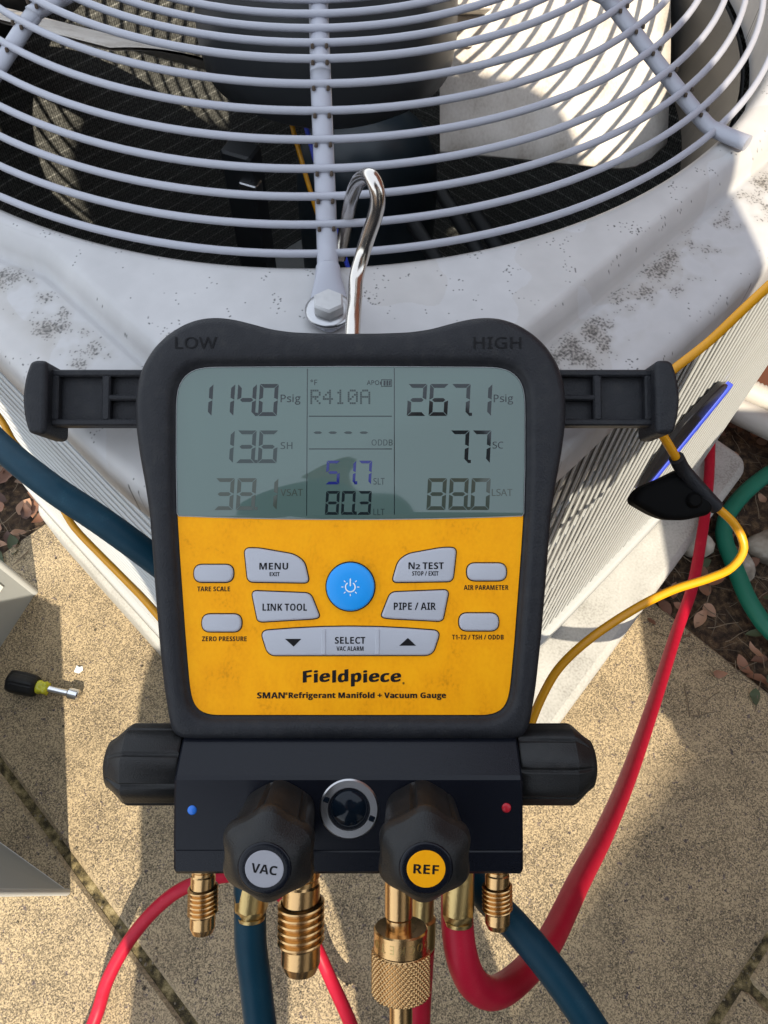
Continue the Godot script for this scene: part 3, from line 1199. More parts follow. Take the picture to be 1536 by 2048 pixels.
func key(g: Node, pts: Array, rad: float, mt: Material, called := "button") -> MeshInstance3D:
	var s := begin()
	# dark gap round the key, then the key itself
	plate(s, kpoly(pts, rad), -4.6 * K, -2.5 * K, 0.7 * K)
	var o := obj(called, s, mt, g)
	s = begin()
	plate(s, inset(kpoly(pts, rad), -0.45 * K), -4.6 * K, -3.62 * K)
	obj("button_gap", s, M.ink, o)
	return o


func make_keys(g: Node) -> void:
	var z := -2.5 * K
	for q in [[-57.1, -20.1], [-53.5, -40.7], [57.0, -19.5], [53.6, -40.3]]:
		key(g, [[q[0] - 8.2, q[1] - 3.6], [q[0] + 8.2, q[1] - 3.6], [q[0] + 8.2, q[1] + 3.6], [q[0] - 8.2, q[1] + 3.6]], 3.6, M.key)
	var o := key(g, [[-44.4, -9.6], [-38.5, -9.6], [-23.5, -12.2], [-19.2, -15.2], [-17.1, -24.0], [-42.8, -23.6]], 2.4, M.key)
	letters(o, "button_lettering", "MENU", Vector3(-31.9 * K, -17.1 * K, z), 12.0 * K, 2.8 * K, M.ink, "bold", 0.1 * K)
	letters(o, "button_lettering", "EXIT", Vector3(-31.5 * K, -20.4 * K, z), 4.2 * K, 1.6 * K, M.ink, "bold", 0.1 * K)
	o = key(g, [[-41.2, -27.4], [-16.6, -28.4], [-12.6, -38.4], [-16, -39.0], [-37.0, -40.2], [-38.6, -39.6]], 2.4, M.key)
	letters(o, "button_lettering", "LINK TOOL", Vector3(-27.2 * K, -34.1 * K, z), 18.5 * K, 2.9 * K, M.ink, "bold", 0.1 * K)
	o = key(g, [[44.4, -9.4], [38.5, -9.4], [24.0, -12.0], [20.0, -15.0], [17.4, -23.8], [42.8, -23.4]], 2.4, M.key)
	letters(o, "button_lettering", "N", Vector3(25.6 * K, -16.9 * K, z), 2.6 * K, 2.8 * K, M.ink, "bold", 0.1 * K)
	letters(o, "button_lettering", "2", Vector3(28.2 * K, -17.3 * K, z), 1.9 * K, 2.1 * K, M.ink, "bold", 0.1 * K)
	letters(o, "button_lettering", "TEST", Vector3(34.6 * K, -16.9 * K, z), 8.8 * K, 2.8 * K, M.ink, "bold", 0.1 * K)
	letters(o, "button_lettering", "STOP / EXIT", Vector3(31.3 * K, -20.1 * K, z), 11.0 * K, 1.8 * K, M.ink, "bold", 0.1 * K)
	o = key(g, [[41.2, -27.0], [16.8, -28.0], [12.8, -38.2], [16, -38.8], [37.0, -39.9], [38.6, -39.3]], 2.4, M.key)
	letters(o, "button_lettering", "PIPE / AIR", Vector3(26.9 * K, -33.7 * K, z), 17.5 * K, 3.0 * K, M.ink, "bold", 0.1 * K)
	o = key(g, [[-37.3, -44.0], [-24, -43.0], [-12, -42.4], [0, -42.2], [12, -42.4], [24, -43.0], [37.6, -44.0], [34.2, -54.0], [-34.0, -54.1]], 3.2, M.key)
	letters(o, "button_lettering", "SELECT", Vector3(0.0, -47.8 * K, z), 12.6 * K, 2.8 * K, M.ink, "bold", 0.1 * K)
	letters(o, "button_lettering", "VAC ALARM", Vector3(0.0, -51.2 * K, z), 11.2 * K, 1.8 * K, M.ink, "bold", 0.1 * K)
	var s := begin()
	plate(s, kpoly([[-27.0, -47.2], [-23.4, -50.4], [-20.2, -47.2]], 0.1), z, z + 0.1 * K)
	plate(s, kpoly([[20.4, -50.0], [24.0, -46.8], [27.4, -50.0]], 0.1), z, z + 0.1 * K)
	obj("button_arrows", s, M.ink, o)
	for x in [-11.0, 11.3]:
		s = begin()
		box(s, Vector3(x * K, -48.4 * K, z - 0.1 * K), Vector3(1.9 * K, 10.6 * K, 0.9 * K), 0.3 * K)
		obj("button_ridge", s, M.key, o)
	# power button
	s = begin()
	lathe(s, Vector3(0.1 * K, -25.6 * K, -4.6 * K), Vector3(0, 0, 1), [Vector2(10.0, 0) * K, Vector2(10.0, 2.2) * K, Vector2(9.7, 2.7) * K, Vector2(9.2, 2.95) * K, Vector2(5, 3.1) * K, Vector2(0.05, 3.15) * K], 64)
	o = obj("power_button", s, M.power, g)
	s = begin()
	lathe(s, Vector3(0.1 * K, -25.6 * K, -4.6 * K), Vector3(0, 0, 1), [Vector2(10.5, 0) * K, Vector2(10.5, 1.0) * K, Vector2(0.05, 1.0) * K], 48, 1, true)
	obj("button_gap", s, M.ink, o)
	s = begin()
	var c := Vector3(0.1, -25.7, -1.40) * K
	var arc := []
	for k in 25:
		var t := deg_to_rad(125.0 + 290.0 * k / 24.0)
		arc.append(Vector2(cos(t), sin(t)))
	for k in 24:
		var r0 := 1.75 * K
		var r1 := 2.25 * K
		var a: Vector2 = arc[k]
		var b: Vector2 = arc[k + 1]
		s.set_smooth_group(-1)
		quad(s, c + Vector3(a.x, a.y, 0) * r0, c + Vector3(a.x, a.y, 0) * r1, c + Vector3(b.x, b.y, 0) * r1, c + Vector3(b.x, b.y, 0) * r0)
	box(s, c + Vector3(0, 1.9, 0) * K, Vector3(0.5, 3.2, 0.06) * K)
	for k in 8:
		if k == 2:
			continue
		var t := TAU * k / 8.0
		box(s, c + Vector3(cos(t), sin(t), 0) * 3.3 * K, Vector3(0.36, 0.9, 0.06) * K, 0.0, Basis(Vector3(0, 0, 1), t - PI / 2))
	obj("power_symbol", s, M.white, o)


func threads(s: SurfaceTool, o: Vector3, axis: Vector3, r: float, depth: float, pitch: float, turns: float) -> void:
	axis = axis.normalized()
	var x := axis.cross(Vector3(0.3, 0.1, 0.9)).normalized()
	var y := axis.cross(x)
	var n := 40
	var last := PackedVector3Array()
	var steps := int(turns) * 4
	for i in steps + 1:
		var crest: float = [0.0, 0.85, 1.0, 0.15][i % 4]
		var ring := PackedVector3Array()
		for j in n:
			var t := TAU * j / n
			var rad := r - depth * (1.0 - crest)
			ring.append(o + axis * (pitch * (i / 4.0 + 0.35 * cos(t + 0.6))) + x * cos(t) * rad + y * sin(t) * rad)
		if i > 0:
			loft(s, [last, ring], 30 + i * 2, false, false)
		last = ring


func flare(g: Node, x: float, y: float, z: float, k: float, length: float) -> void:
	# male flare fitting pointing down the manifold: stem, thread, nose; millimetres
	var dn := Vector3(0, -1, 0)
	var s := begin()
	var o := Vector3(x, y, z) * 0.001
	lathe(s, o, dn, [Vector2(k * 0.80, -3), Vector2(k * 0.80, length * 0.16), Vector2(k * 0.74, length * 0.18), Vector2(k * 0.74, length * 0.22), Vector2(k * 0.80, length * 0.24), Vector2(k * 0.80, length * 0.40)].map(func(p): return p * 0.001), 36, 1, true)
	lathe(s, o, dn, [Vector2(k * 0.82, length * 0.74), Vector2(k * 0.82, length * 0.92), Vector2(k * 0.66, length), Vector2(k * 0.30, length)].map(func(p): return p * 0.001), 36, 11, true)
	threads(s, o + dn * (length * 0.38 * 0.001), dn, k * 0.001, k * 0.14 * 0.001, length * 0.062 * 0.001, 6.0)
	obj("flare_fitting", s, M.brass, g)


func hexnut(g: Node, x: float, y0: float, y1: float, z: float, r: float, called := "hose_nut") -> void:
	var s := begin()
	var o := Vector3(x, y0, z) * 0.001
	var l := y0 - y1
	lathe(s, o, Vector3(0, -1, 0), [Vector2(r * 0.92, 0), Vector2(r, l * 0.08), Vector2(r, l * 0.88), Vector2(r * 0.86, l)].map(func(p): return p * 0.001), 6, 1, true)
	lathe(s, o, Vector3(0, -1, 0), [Vector2(r * 0.84, l), Vector2(r * 0.80, l * 1.06), Vector2(r * 0.6, l * 1.06)].map(func(p): return p * 0.001), 28, 21, true)
	obj(called, s, M.brass_dull, g)


# a knob with lobes: stations of [height, radius, lobe depth]
func knob(s: SurfaceTool, o: Vector3, axis: Vector3, stations: Array, lobes: int, groove: float, n := 96, group := 1) -> void:
	axis = axis.normalized()
	var x := axis.cross(Vector3(0.02, 0.99, 0.1)).normalized()
	var y := axis.cross(x)
	var rings := []
	for q in stations:
		var ring := PackedVector3Array()
		for j in n:
			var t := TAU * j / n
			var ph := fposmod(t * lobes / TAU + 0.25, 1.0)
			var near := absf(ph - 0.5) * 2.0
			var rad: float = q[1] - q[2] * cos(t * lobes) - groove * (1.0 if near > 0.88 else 0.0) * q[3]
			ring.append(o + axis * q[0] * 0.001 + (x * cos(t) + y * sin(t)) * rad * 0.001)
		rings.append(ring)
	loft(s, rings, group)


func make_manifold(g: Node) -> void:
	# block: extruded section along X
	var sec := [[-96, -36], [-96, -3], [-97.5, -1.5], [-109.2, 9.2], [-111, 10], [-140.6, 10], [-141.2, 9.4], [-141.8, 9.7], [-150, 9.3], [-151.5, 7.8], [-151.5, -36]]
	var s := begin()
	var rings := []
	for q in [[-75.6, 0.8], [-74.6, 0.0], [74.6, 0.0], [75.6, 0.8]]:
		var r := PackedVector3Array()
		for p in sec:
			var cy := -123.0
			var cz := -13.0
			r.append(Vector3(q[0], p[0] + q[1] * signf(cy - p[0]), p[1] + q[1] * signf(cz - p[1])) * 0.001)
		rings.append(r)
	s.set_smooth_group(-1)
	for i in 3:
		for j in sec.size():
			var k := (j + 1) % sec.size()
			quad(s, rings[i][k], rings[i][j], rings[i + 1][j], rings[i + 1][k])
	fan_cap(s, rings[0], false)
	fan_cap(s, rings[3], true)
	var block := obj("manifold_block", s, M.anod, g)
	for q in [[-67.6, -123.8, M.blue_dot], [68.4, -122.8, M.red_dot]]:
		s = begin()
		lathe(s, Vector3(q[0], q[1], 9.4) * 0.001, Vector3(0, 0, 1), [Vector2(2.1, 0), Vector2(2.0, 0.9), Vector2(1.4, 1.3), Vector2(0.05, 1.4)].map(func(p): return p * 0.001), 20)
		obj("port_marker", s, q[2], block)
	# sight glass
	s = begin()
	lathe(s, Vector3(0.3, -123.2, 9) * 0.001, Vector3(0, 0, 1), [Vector2(12.8, 0), Vector2(12.8, 1.2), Vector2(12.2, 1.8), Vector2(9.2, 1.8), Vector2(8.8, 1.2), Vector2(8.6, -0.4)].map(func(p): return p * 0.001), 56, 1, true)
	var sg := obj("sight_glass", s, M.steel_dull, g)
	s = begin()
	lathe(s, Vector3(0.3, -123.2, 8.2) * 0.001, Vector3(0, 0, 1), [Vector2(8.9, 0), Vector2(8.4, 1.4), Vector2(6.8, 3.0), Vector2(4.0, 4.2), Vector2(0.05, 4.7)].map(func(p): return p * 0.001), 48)
	obj("sight_lens", s, M.glass_eye, sg)
	for t in [2.75, 5.9]:
		s = begin()
		box(s, Vector3(0.3 + cos(t) * 10.6, -123.2 + sin(t) * 10.6, 10.6) * 0.001, Vector3(2.6, 2.6, 0.9) * 0.001, 0.0003, Basis(Vector3(0, 0, 1), t))
		obj("wrench_slot", s, M.glass_eye, sg)
	# side valve knobs
	for sx in [-1.0, 1.0]:
		s = begin()
		var ko := Vector3(76.2 * sx, -110.5, -14) * 0.001
		var ka := Vector3(sx, 0, 0)
		knob(s, ko, ka, [[0, 17.0, 0.35, 0.0], [0.8, 17.8, 0.35, 1.0], [25.5, 17.9, 0.35, 1.0]], 8, 1.5, 192, 1)
		knob(s, ko, ka, [[25.5, 17.9, 0.35, 1.0], [27.5, 16.9, 0.3, 1.0], [32.5, 12.4, 0.1, 0.35]], 8, 1.5, 192, 5)
		knob(s, ko, ka, [[32.5, 12.4, 0.1, 0.35], [35.2, 10.6, 0.0, 0.0], [36.2, 8.0, 0.0, 0.0]], 8, 1.5, 192, 9)
		obj("valve_knob", s, M.knob, g)
	# front valve knobs
	for q in [[-29.7, "VAC", M.label_grey, M.ink, 9.8], [31.3, "REF", M.orange, M.ink, 9.6]]:
		s = begin()
		var o := Vector3(q[0], -126.0, 9.0) * 0.001
		var ax := Vector3(-0.0 if q[0] < 0 else 0.0, -0.13, 1.0)
		knob(s, o, ax, [[0, 14.8, 0.3, 0.0], [1.5, 15.6, 0.5, 1.0], [14, 16.2, 0.6, 1.0], [26, 16.9, 0.7, 1.0], [29.0, 17.2, 0.8, 1.0]], 6, 1.9, 216, 1)
		knob(s, o, ax, [[29.0, 17.2, 0.8, 1.0], [30.2, 18.4, 1.1, 0.3], [33, 18.4, 1.1, 0.0], [35.5, 17.4, 0.9, 0.0]], 6, 1.9, 216, 5)
		knob(s, o, ax, [[35.5, 17.4, 0.9, 0.0], [39.5, 14.4, 0.4, 0.0], [42.4, 12.0, 0.0, 0.0], [43.2, 10.4, 0.0, 0.0]], 6, 1.9, 216, 9)
		var kn := obj("valve_knob", s, M.knob, g)
		# disc label facing along the knob's axis
		var a := ax.normalized()
		var b := Basis(Vector3(1, 0, 0), a.cross(Vector3(1, 0, 0)).normalized(), a)
		var cap := Node3D.new()
		cap.name = "knob_cap"
		kn.add_child(cap, true)
		cap.position = o + a * 0.0432
		cap.basis = b
		s = begin()
		lathe(s, Vector3.ZERO, Vector3(0, 0, 1), [Vector2(10.2, -1), Vector2(10.2, 0.2), Vector2(9.4, 0.6), Vector2(8.2, 0.5), Vector2(0.05, 0.5)].map(func(p): return p * 0.001), 48)
		var cm := mesh_of(s)
		var cap_disc := put("knob_cap_disc", cm, M.anod, kn)
		cap_disc.transform = cap.transform
		s = begin()
		lathe(s, Vector3.ZERO, Vector3(0, 0, 1), [Vector2(7.3, 0.3), Vector2(7.3, 0.75), Vector2(7.1, 0.85), Vector2(0.05, 0.85)].map(func(p): return p * 0.001), 48, 1, true)
		var disc := put("knob_label", mesh_of(s), q[2], kn)
		disc.transform = cap.transform
		var tl := letters(kn, "knob_lettering", q[1], Vector3(0.0, 0.0, 0.00085), q[4] * 0.001, 3.6 * 0.001, q[3], "bold", 0.0001)
		tl.transform = Transform3D(b.rotated(a, deg_to_rad(-8.0 if q[0] < 0 else -3.0)), o + a * 0.0432) * tl.transform
		kn.remove_child(cap)
		cap.free()
	# brass ports
	flare(g, -66.4, -150.5, -7, 6.9, 33)
	flare(g, 66.6, -150.5, -7, 6.9, 31)
	flare(g, -22.0, -150.5, -7, 10.6, 50)
	hexnut(g, -44.8, -150.5, -177, -9, 7.6)
	hexnut(g, 49.3, -150.5, -179, -9, 7.8)
	# charging port stem and knurled coupling
	s = begin()
	lathe(s, Vector3(22.1, -150, -7) * 0.001, Vector3(0, -1, 0), [Vector2(6.3, 0), Vector2(6.3, 26), Vector2(5.7, 27), Vector2(5.7, 33.5), Vector2(6.6, 34), Vector2(6.6, 36)].map(func(p): return p * 0.001), 40, 1, true)
	obj("port_stem", s, M.brass, g)
	s = begin()
	lathe(s, Vector3(23.0, -181.0, -7) * 0.001, Vector3(0, -1, 0), [Vector2(7.0, 0.6), Vector2(11.6, 0), Vector2(12.2, 0.7), Vector2(12.2, 9.0), Vector2(11.4, 9.6)].map(func(p): return p * 0.001), 56, 1, true)
	var col := obj("coupling_collar", s, M.brass, g)
	# engraved name, upside down round the collar
	var word := "ROCKET®"
	for i in word.length():
		var t := deg_to_rad(64.0 - 21.0 * i)
		var le := letters(col, "engraved_letter", word[i], Vector3.ZERO, 0, 3.6 * 0.001, M.brass_dull, "plain", 0.0002)
		var nrm := Vector3(sin(t), 0, cos(t))
		var bs := Basis(Vector3(-cos(t), 0, sin(t)), Vector3(0, -1, 0), nrm)
		le.transform = Transform3D(bs, Vector3(23.0, -185.7, -7) * 0.001 + nrm * 0.0121) * le.transform
	s = begin()
	var rings2 := []
	var nk := 272
	for i in 81:
		var hh := i / 80.0
		var ring := PackedVector3Array()
		for j in nk:
			var t := TAU * j / nk
			var u1 := absf(fposmod(t * 34 / TAU + hh * 8.0, 1.0) - 0.5) * 2.0
			var u2 := absf(fposmod(t * 34 / TAU - hh * 8.0, 1.0) - 0.5) * 2.0
			var rr := 12.3 + 1.0 * minf(u1, u2) * 1.25
			if i < 2 or i > 78:
				rr = 11.6
			ring.append(Vector3(23.0 + cos(t) * rr, -190.8 - hh * 19.5, -7 - sin(t) * rr) * 0.001)
		ring.reverse()
		rings2.append(ring)
	loft(s, rings2, 1)
	obj("knurled_sleeve", s, M.brass, g)
	s = begin()
	lathe(s, Vector3(23.0, -210, -7) * 0.001, Vector3(0, -1, 0), [Vector2(9.5, 0), Vector2(6.6, 1.5), Vector2(5.2, 2), Vector2(5.0, 40)].map(func(p): return p * 0.001), 36, 1, true)
	obj("coupling_tail", s, M.brass, g)
	# hanger arms on either side: pocketed bars with a flange at the end
	for sx in [-1.0, 1.0]:
		s = begin()
		var zc := -20.0
		box(s, Vector3(sx * 117, 61.5, zc - 4) * 0.001, Vector3(58, 25.5, 9) * 0.001, 0.0008)
		for q in [[117.0, 73.4, 58.0, 3.2], [117.0, 49.6, 58.0, 3.2], [117.5, 61.5, 4.0, 22.0], [105.0, 61.5, 24.0, 2.6], [142.0, 61.5, 3.6, 22.0]]:
			box(s, Vector3(sx * q[0], q[1], zc + 1.5) * 0.001, Vector3(q[2], q[3], 7.5) * 0.001, 0.0007)
		obj("hanger_arm", s, M.rubber, g)
		s = begin()
		var fl := []
		for q in [[-17.5, 0.0], [-16.5, 2.2], [-10, 4.4], [0, 5.6], [10, 4.4], [16.5, 2.2], [17.5, 0.0]]:
			fl.append(Vector2(143.0 + 6.0 + q[1], 60.5 + q[0]))
		fl.append(Vector2(143.0, 60.5 + 17.5))
		fl.append(Vector2(143.0, 60.5 - 17.5))
		var fp := []
		for p in fl:
			fp.append(Vector2(p.x * sx, p.y) * 0.001)
		plate(s, round_poly(fp, 0.0035, 4), -0.034, -0.008, 0.002)
		obj("arm_flange", s, M.rubber, g)
	# steel hook over the guard rods
	s = begin()
	var hk := []
	for p in [Vector3(-0.018, 0.772, -0.250), Vector3(-0.018, 0.775, -0.266), Vector3(-0.018, 0.7735, -0.281), Vector3(-0.018, 0.774, -0.294), Vector3(-0.015, 0.782, -0.303), Vector3(-0.012, 0.792, -0.3055), Vector3(-0.009, 0.802, -0.307), Vector3(-0.008, 0.811, -0.308), Vector3(-0.010, 0.817, -0.311), Vector3(-0.013, 0.8155, -0.317), Vector3(-0.018, 0.803, -0.330), Vector3(-0.022, 0.786, -0.342), Vector3(-0.025, 0.766, -0.3545), Vector3(-0.028, 0.750, -0.354), Vector3(-0.031, 0.737, -0.348)]:
		hk.append(to_gauge(p))
	tube(s, spline(hk, 0.003), 0.0037, 18)
	obj("hanging_hook", s, M.steel, g)


func to_gauge(w: Vector3) -> Vector3:
	return Transform3D(Basis(GX, GU, GN).orthonormalized(), GO).affine_inverse() * w


# ------------------------------------------------------------------ hoses, cables
func hose(called: String, pts: Array, r: float, mt: Material, label: String, cat: String, n := 18) -> Node3D:
	for i in pts.size():
		pts[i].y = maxf(pts[i].y, r + 0.001)
	var s := begin()
	tube(s, spline(pts, 0.008), r, n)
	var o := obj(called, s, mt, self)
	tag(o, label, cat)
	return o


func make_hoses() -> void:
	hose("refrigerant_hose", [Vector3(-0.41, 0.60, -0.40), Vector3(-0.33, 0.66, -0.34), Vector3(-0.247, 0.697, -0.268), Vector3(-0.205, 0.709, -0.229), Vector3(-0.169, 0.715, -0.201), Vector3(-0.142, 0.712, -0.185), Vector3(-0.118, 0.700, -0.172), Vector3(-0.083, 0.669, -0.155), Vector3(-0.043, 0.644, -0.132), Vector3(0.002, 0.621, -0.098), Vector3(0.035, 0.620, -0.062), Vector3(0.053, 0.632, -0.031), Vector3(0.068, 0.640, -0.015), Vector3(0.083, 0.643, 0.002), Vector3(0.100, 0.638, 0.023), Vector3(0.115, 0.628, 0.045), Vector3(0.128, 0.60, 0.07)], 0.0072, M.hose_blue, "dark blue hose crossing behind the gauge from the left edge to lower right", "hose")
	hose("refrigerant_hose", [Vector3(-0.0555, 0.664, -0.033), Vector3(-0.055, 0.655, -0.020), Vector3(-0.054, 0.645, -0.003), Vector3(-0.052, 0.636, 0.009), Vector3(-0.049, 0.622, 0.028), Vector3(-0.044, 0.605, 0.051), Vector3(-0.03, 0.55, 0.09)], 0.0074, M.hose_blue, "dark blue hose hanging straight down from brass nut beneath VAC knob", "hose")
	hose("refrigerant_hose", [Vector3(0.0395, 0.664, -0.036), Vector3(0.040, 0.652, -0.015), Vector3(0.043, 0.644, 0.000), Vector3(0.050, 0.631, 0.010), Vector3(0.061, 0.618, 0.013), Vector3(0.077, 0.599, 0.006), Vector3(0.101, 0.560, -0.011), Vector3(0.135, 0.500, -0.047), Vector3(0.175, 0.431, -0.088), Vector3(0.232, 0.331, -0.154), Vector3(0.306, 0.215, -0.255), Vector3(0.379, 0.125, -0.370), Vector3(0.418, 0.108, -0.443), Vector3(0.447, 0.103, -0.524), Vector3(0.471, 0.103, -0.607), Vector3(0.487, 0.103, -0.679), Vector3(0.50, 0.10, -0.75), Vector3(0.47, 0.10, -0.86)], 0.0074, M.hose_red, "red hose curving up in a U from the gauge and away over the pad", "hose")
	hose("refrigerant_hose", [Vector3(-0.325, 0.012, 0.139), Vector3(-0.303, 0.016, 0.070), Vector3(-0.290, 0.039, 0.031), Vector3(-0.267, 0.062, -0.008), Vector3(-0.233, 0.087, -0.043), Vector3(-0.197, 0.105, -0.063), Vector3(-0.146, 0.100, -0.074), Vector3(-0.099, 0.075, -0.056), Vector3(-0.065, 0.044, -0.015), Vector3(-0.041, 0.030, 0.025), Vector3(-0.014, 0.052, 0.069), Vector3(0.006, 0.107, 0.114)], 0.0074, M.hose_red, "red hose looping low over the paving behind the brass fittings", "hose")
	var t := thing("hose_end", "red hose end with knurled brass fitting hanging behind the knurled coupling", "hose", Vector3(0.029, 0.50, 0.06))
	var s := begin()
	var loc := []
	for p in [Vector3(0.029, 0.569, -0.005), Vector3(0.029, 0.553, 0.010), Vector3(0.029, 0.536, 0.030), Vector3(0.031, 0.509, 0.058), Vector3(0.034, 0.46, 0.09)]:
		loc.append(p - t.position)
	tube(s, spline(loc, 0.008), 0.0068, 16)
	obj("hose_body", s, M.hose_red, t)
	s = begin()
	var ax := Vector3(0.0005, -0.018, 0.025)
	var o := Vector3(0.028, 0.598, -0.044) - t.position
	lathe(s, o, ax, [Vector2(0.0056, 0), Vector2(0.0072, 0.002), Vector2(0.0072, 0.014), Vector2(0.0060, 0.016), Vector2(0.0060, 0.03), Vector2(0.0072, 0.031), Vector2(0.0072, 0.046), Vector2(0.006, 0.049)], 28, 1, true)
	obj("hose_nut", s, M.brass_dull, t)
	# clamp probe and its cables
	var c := thing("pipe_clamp_probe", "black pipe clamp probe on a yellow cable beside the louvres", "probe", Vector3(0.168, 0.66, -0.235))
	s = begin()
	loc = []
	for p in [Vector3(0.083, 0.614, -0.105), Vector3(0.086, 0.620, -0.115), Vector3(0.092, 0.628, -0.129), Vector3(0.101, 0.636, -0.143), Vector3(0.117, 0.644, -0.157), Vector3(0.141, 0.648, -0.173), Vector3(0.165, 0.649, -0.186), Vector3(0.189, 0.649, -0.195), Vector3(0.204, 0.648, -0.203), Vector3(0.2115, 0.652, -0.214), Vector3(0.205, 0.660, -0.225), Vector3(0.188, 0.671, -0.234), Vector3(0.171, 0.683, -0.245), Vector3(0.160, 0.697, -0.249), Vector3(0.148, 0.712, -0.254), Vector3(0.141, 0.724, -0.259), Vector3(0.141, 0.735, -0.265), Vector3(0.149, 0.7405, -0.271), Vector3(0.166, 0.751, -0.282), Vector3(0.179, 0.767, -0.290), Vector3(0.196, 0.785, -0.301), Vector3(0.23, 0.80, -0.33)]:
		loc.append(p - c.position)
	tube(s, spline(loc, 0.004), 0.0025, 12)
	obj("probe_cable", s, M.cable, c)
	s = begin()
	tube(s, spline([Vector3(0.163, 0.6935, -0.2475) - c.position, Vector3(0.171, 0.6832, -0.2448) - c.position, Vector3(0.188, 0.6712, -0.2338) - c.position, Vector3(0.1925, 0.668, -0.2312) - c.position], 0.004), 0.0043, 14)
	obj("cable_sleeve", s, M.rubber, c)
	s = begin()
	# jaws: a thick, uneven prism lying square to the view, cut by a slot
	var ex := Vector3(0.99939, 0.01745, -0.03022)
	var ey := Vector3(-0.0349, 0.4997, -0.8655)
	var ez := ex.cross(ey).normalized()
	var org := Vector3(0.143, 0.669, -0.230) - c.position
	var bodyp := round_poly([Vector2(-0.001, 0.002), Vector2(0.004, 0.010), Vector2(0.017, 0.0155), Vector2(0.030, 0.022), Vector2(0.0405, 0.012), Vector2(0.046, 0.003), Vector2(0.045, -0.005), Vector2(0.030, -0.0085), Vector2(0.020, -0.0085), Vector2(0.012, -0.0055)], 0.004, 5)
	var bs := begin()
	plate(bs, bodyp, -0.010, 0.004, 0.003)
	var bm := mesh_of(bs)
	var bo := put("clamp_jaw", bm, M.clamp, c)
	bo.transform = Transform3D(Basis(ex, ey, ez), org)
	s = begin()
	lathe(s, org + ex * 0.034 + ey * 0.003 - ez * 0.012, ez, [Vector2(0.004, 0), Vector2(0.0045, 0.002), Vector2(0.0045, 0.017), Vector2(0.003, 0.0185)], 16)
	obj("clamp_pivot", s, M.clamp, c)
	hose("probe_cable", [Vector3(-0.36, 0.57, -0.42), Vector3(-0.326, 0.576, -0.379), Vector3(-0.291, 0.578, -0.342), Vector3(-0.275, 0.577, -0.321), Vector3(-0.255, 0.578, -0.302), Vector3(-0.241, 0.568, -0.285), Vector3(-0.234, 0.563, -0.276), Vector3(-0.224, 0.555, -0.263), Vector3(-0.202, 0.555, -0.243), Vector3(-0.176, 0.564, -0.219), Vector3(-0.150, 0.584, -0.193), Vector3(-0.119, 0.610, -0.158), Vector3(-0.093, 0.623, -0.121)], 0.0025, M.cable, "thin yellow cable running over the left side of the pad to the gauge", "cable", 12)
	# garden hose
	hose("garden_hose", [Vector3(0.75, 0.014, -0.75), Vector3(0.677, 0.015, -0.728), Vector3(0.617, 0.015, -0.693), Vector3(0.572, 0.015, -0.656), Vector3(0.539, 0.015, -0.618), Vector3(0.526, 0.014, -0.588), Vector3(0.524, 0.013, -0.565), Vector3(0.528, 0.013, -0.54), Vector3(0.532, 0.014, -0.511), Vector3(0.541, 0.014, -0.467), Vector3(0.561, 0.014, -0.424), Vector3(0.60, 0.014, -0.388), Vector3(0.68, 0.014, -0.36)], 0.0125, M.hose_green, "green garden hose lying in a bend on the leaf litter", "hose")


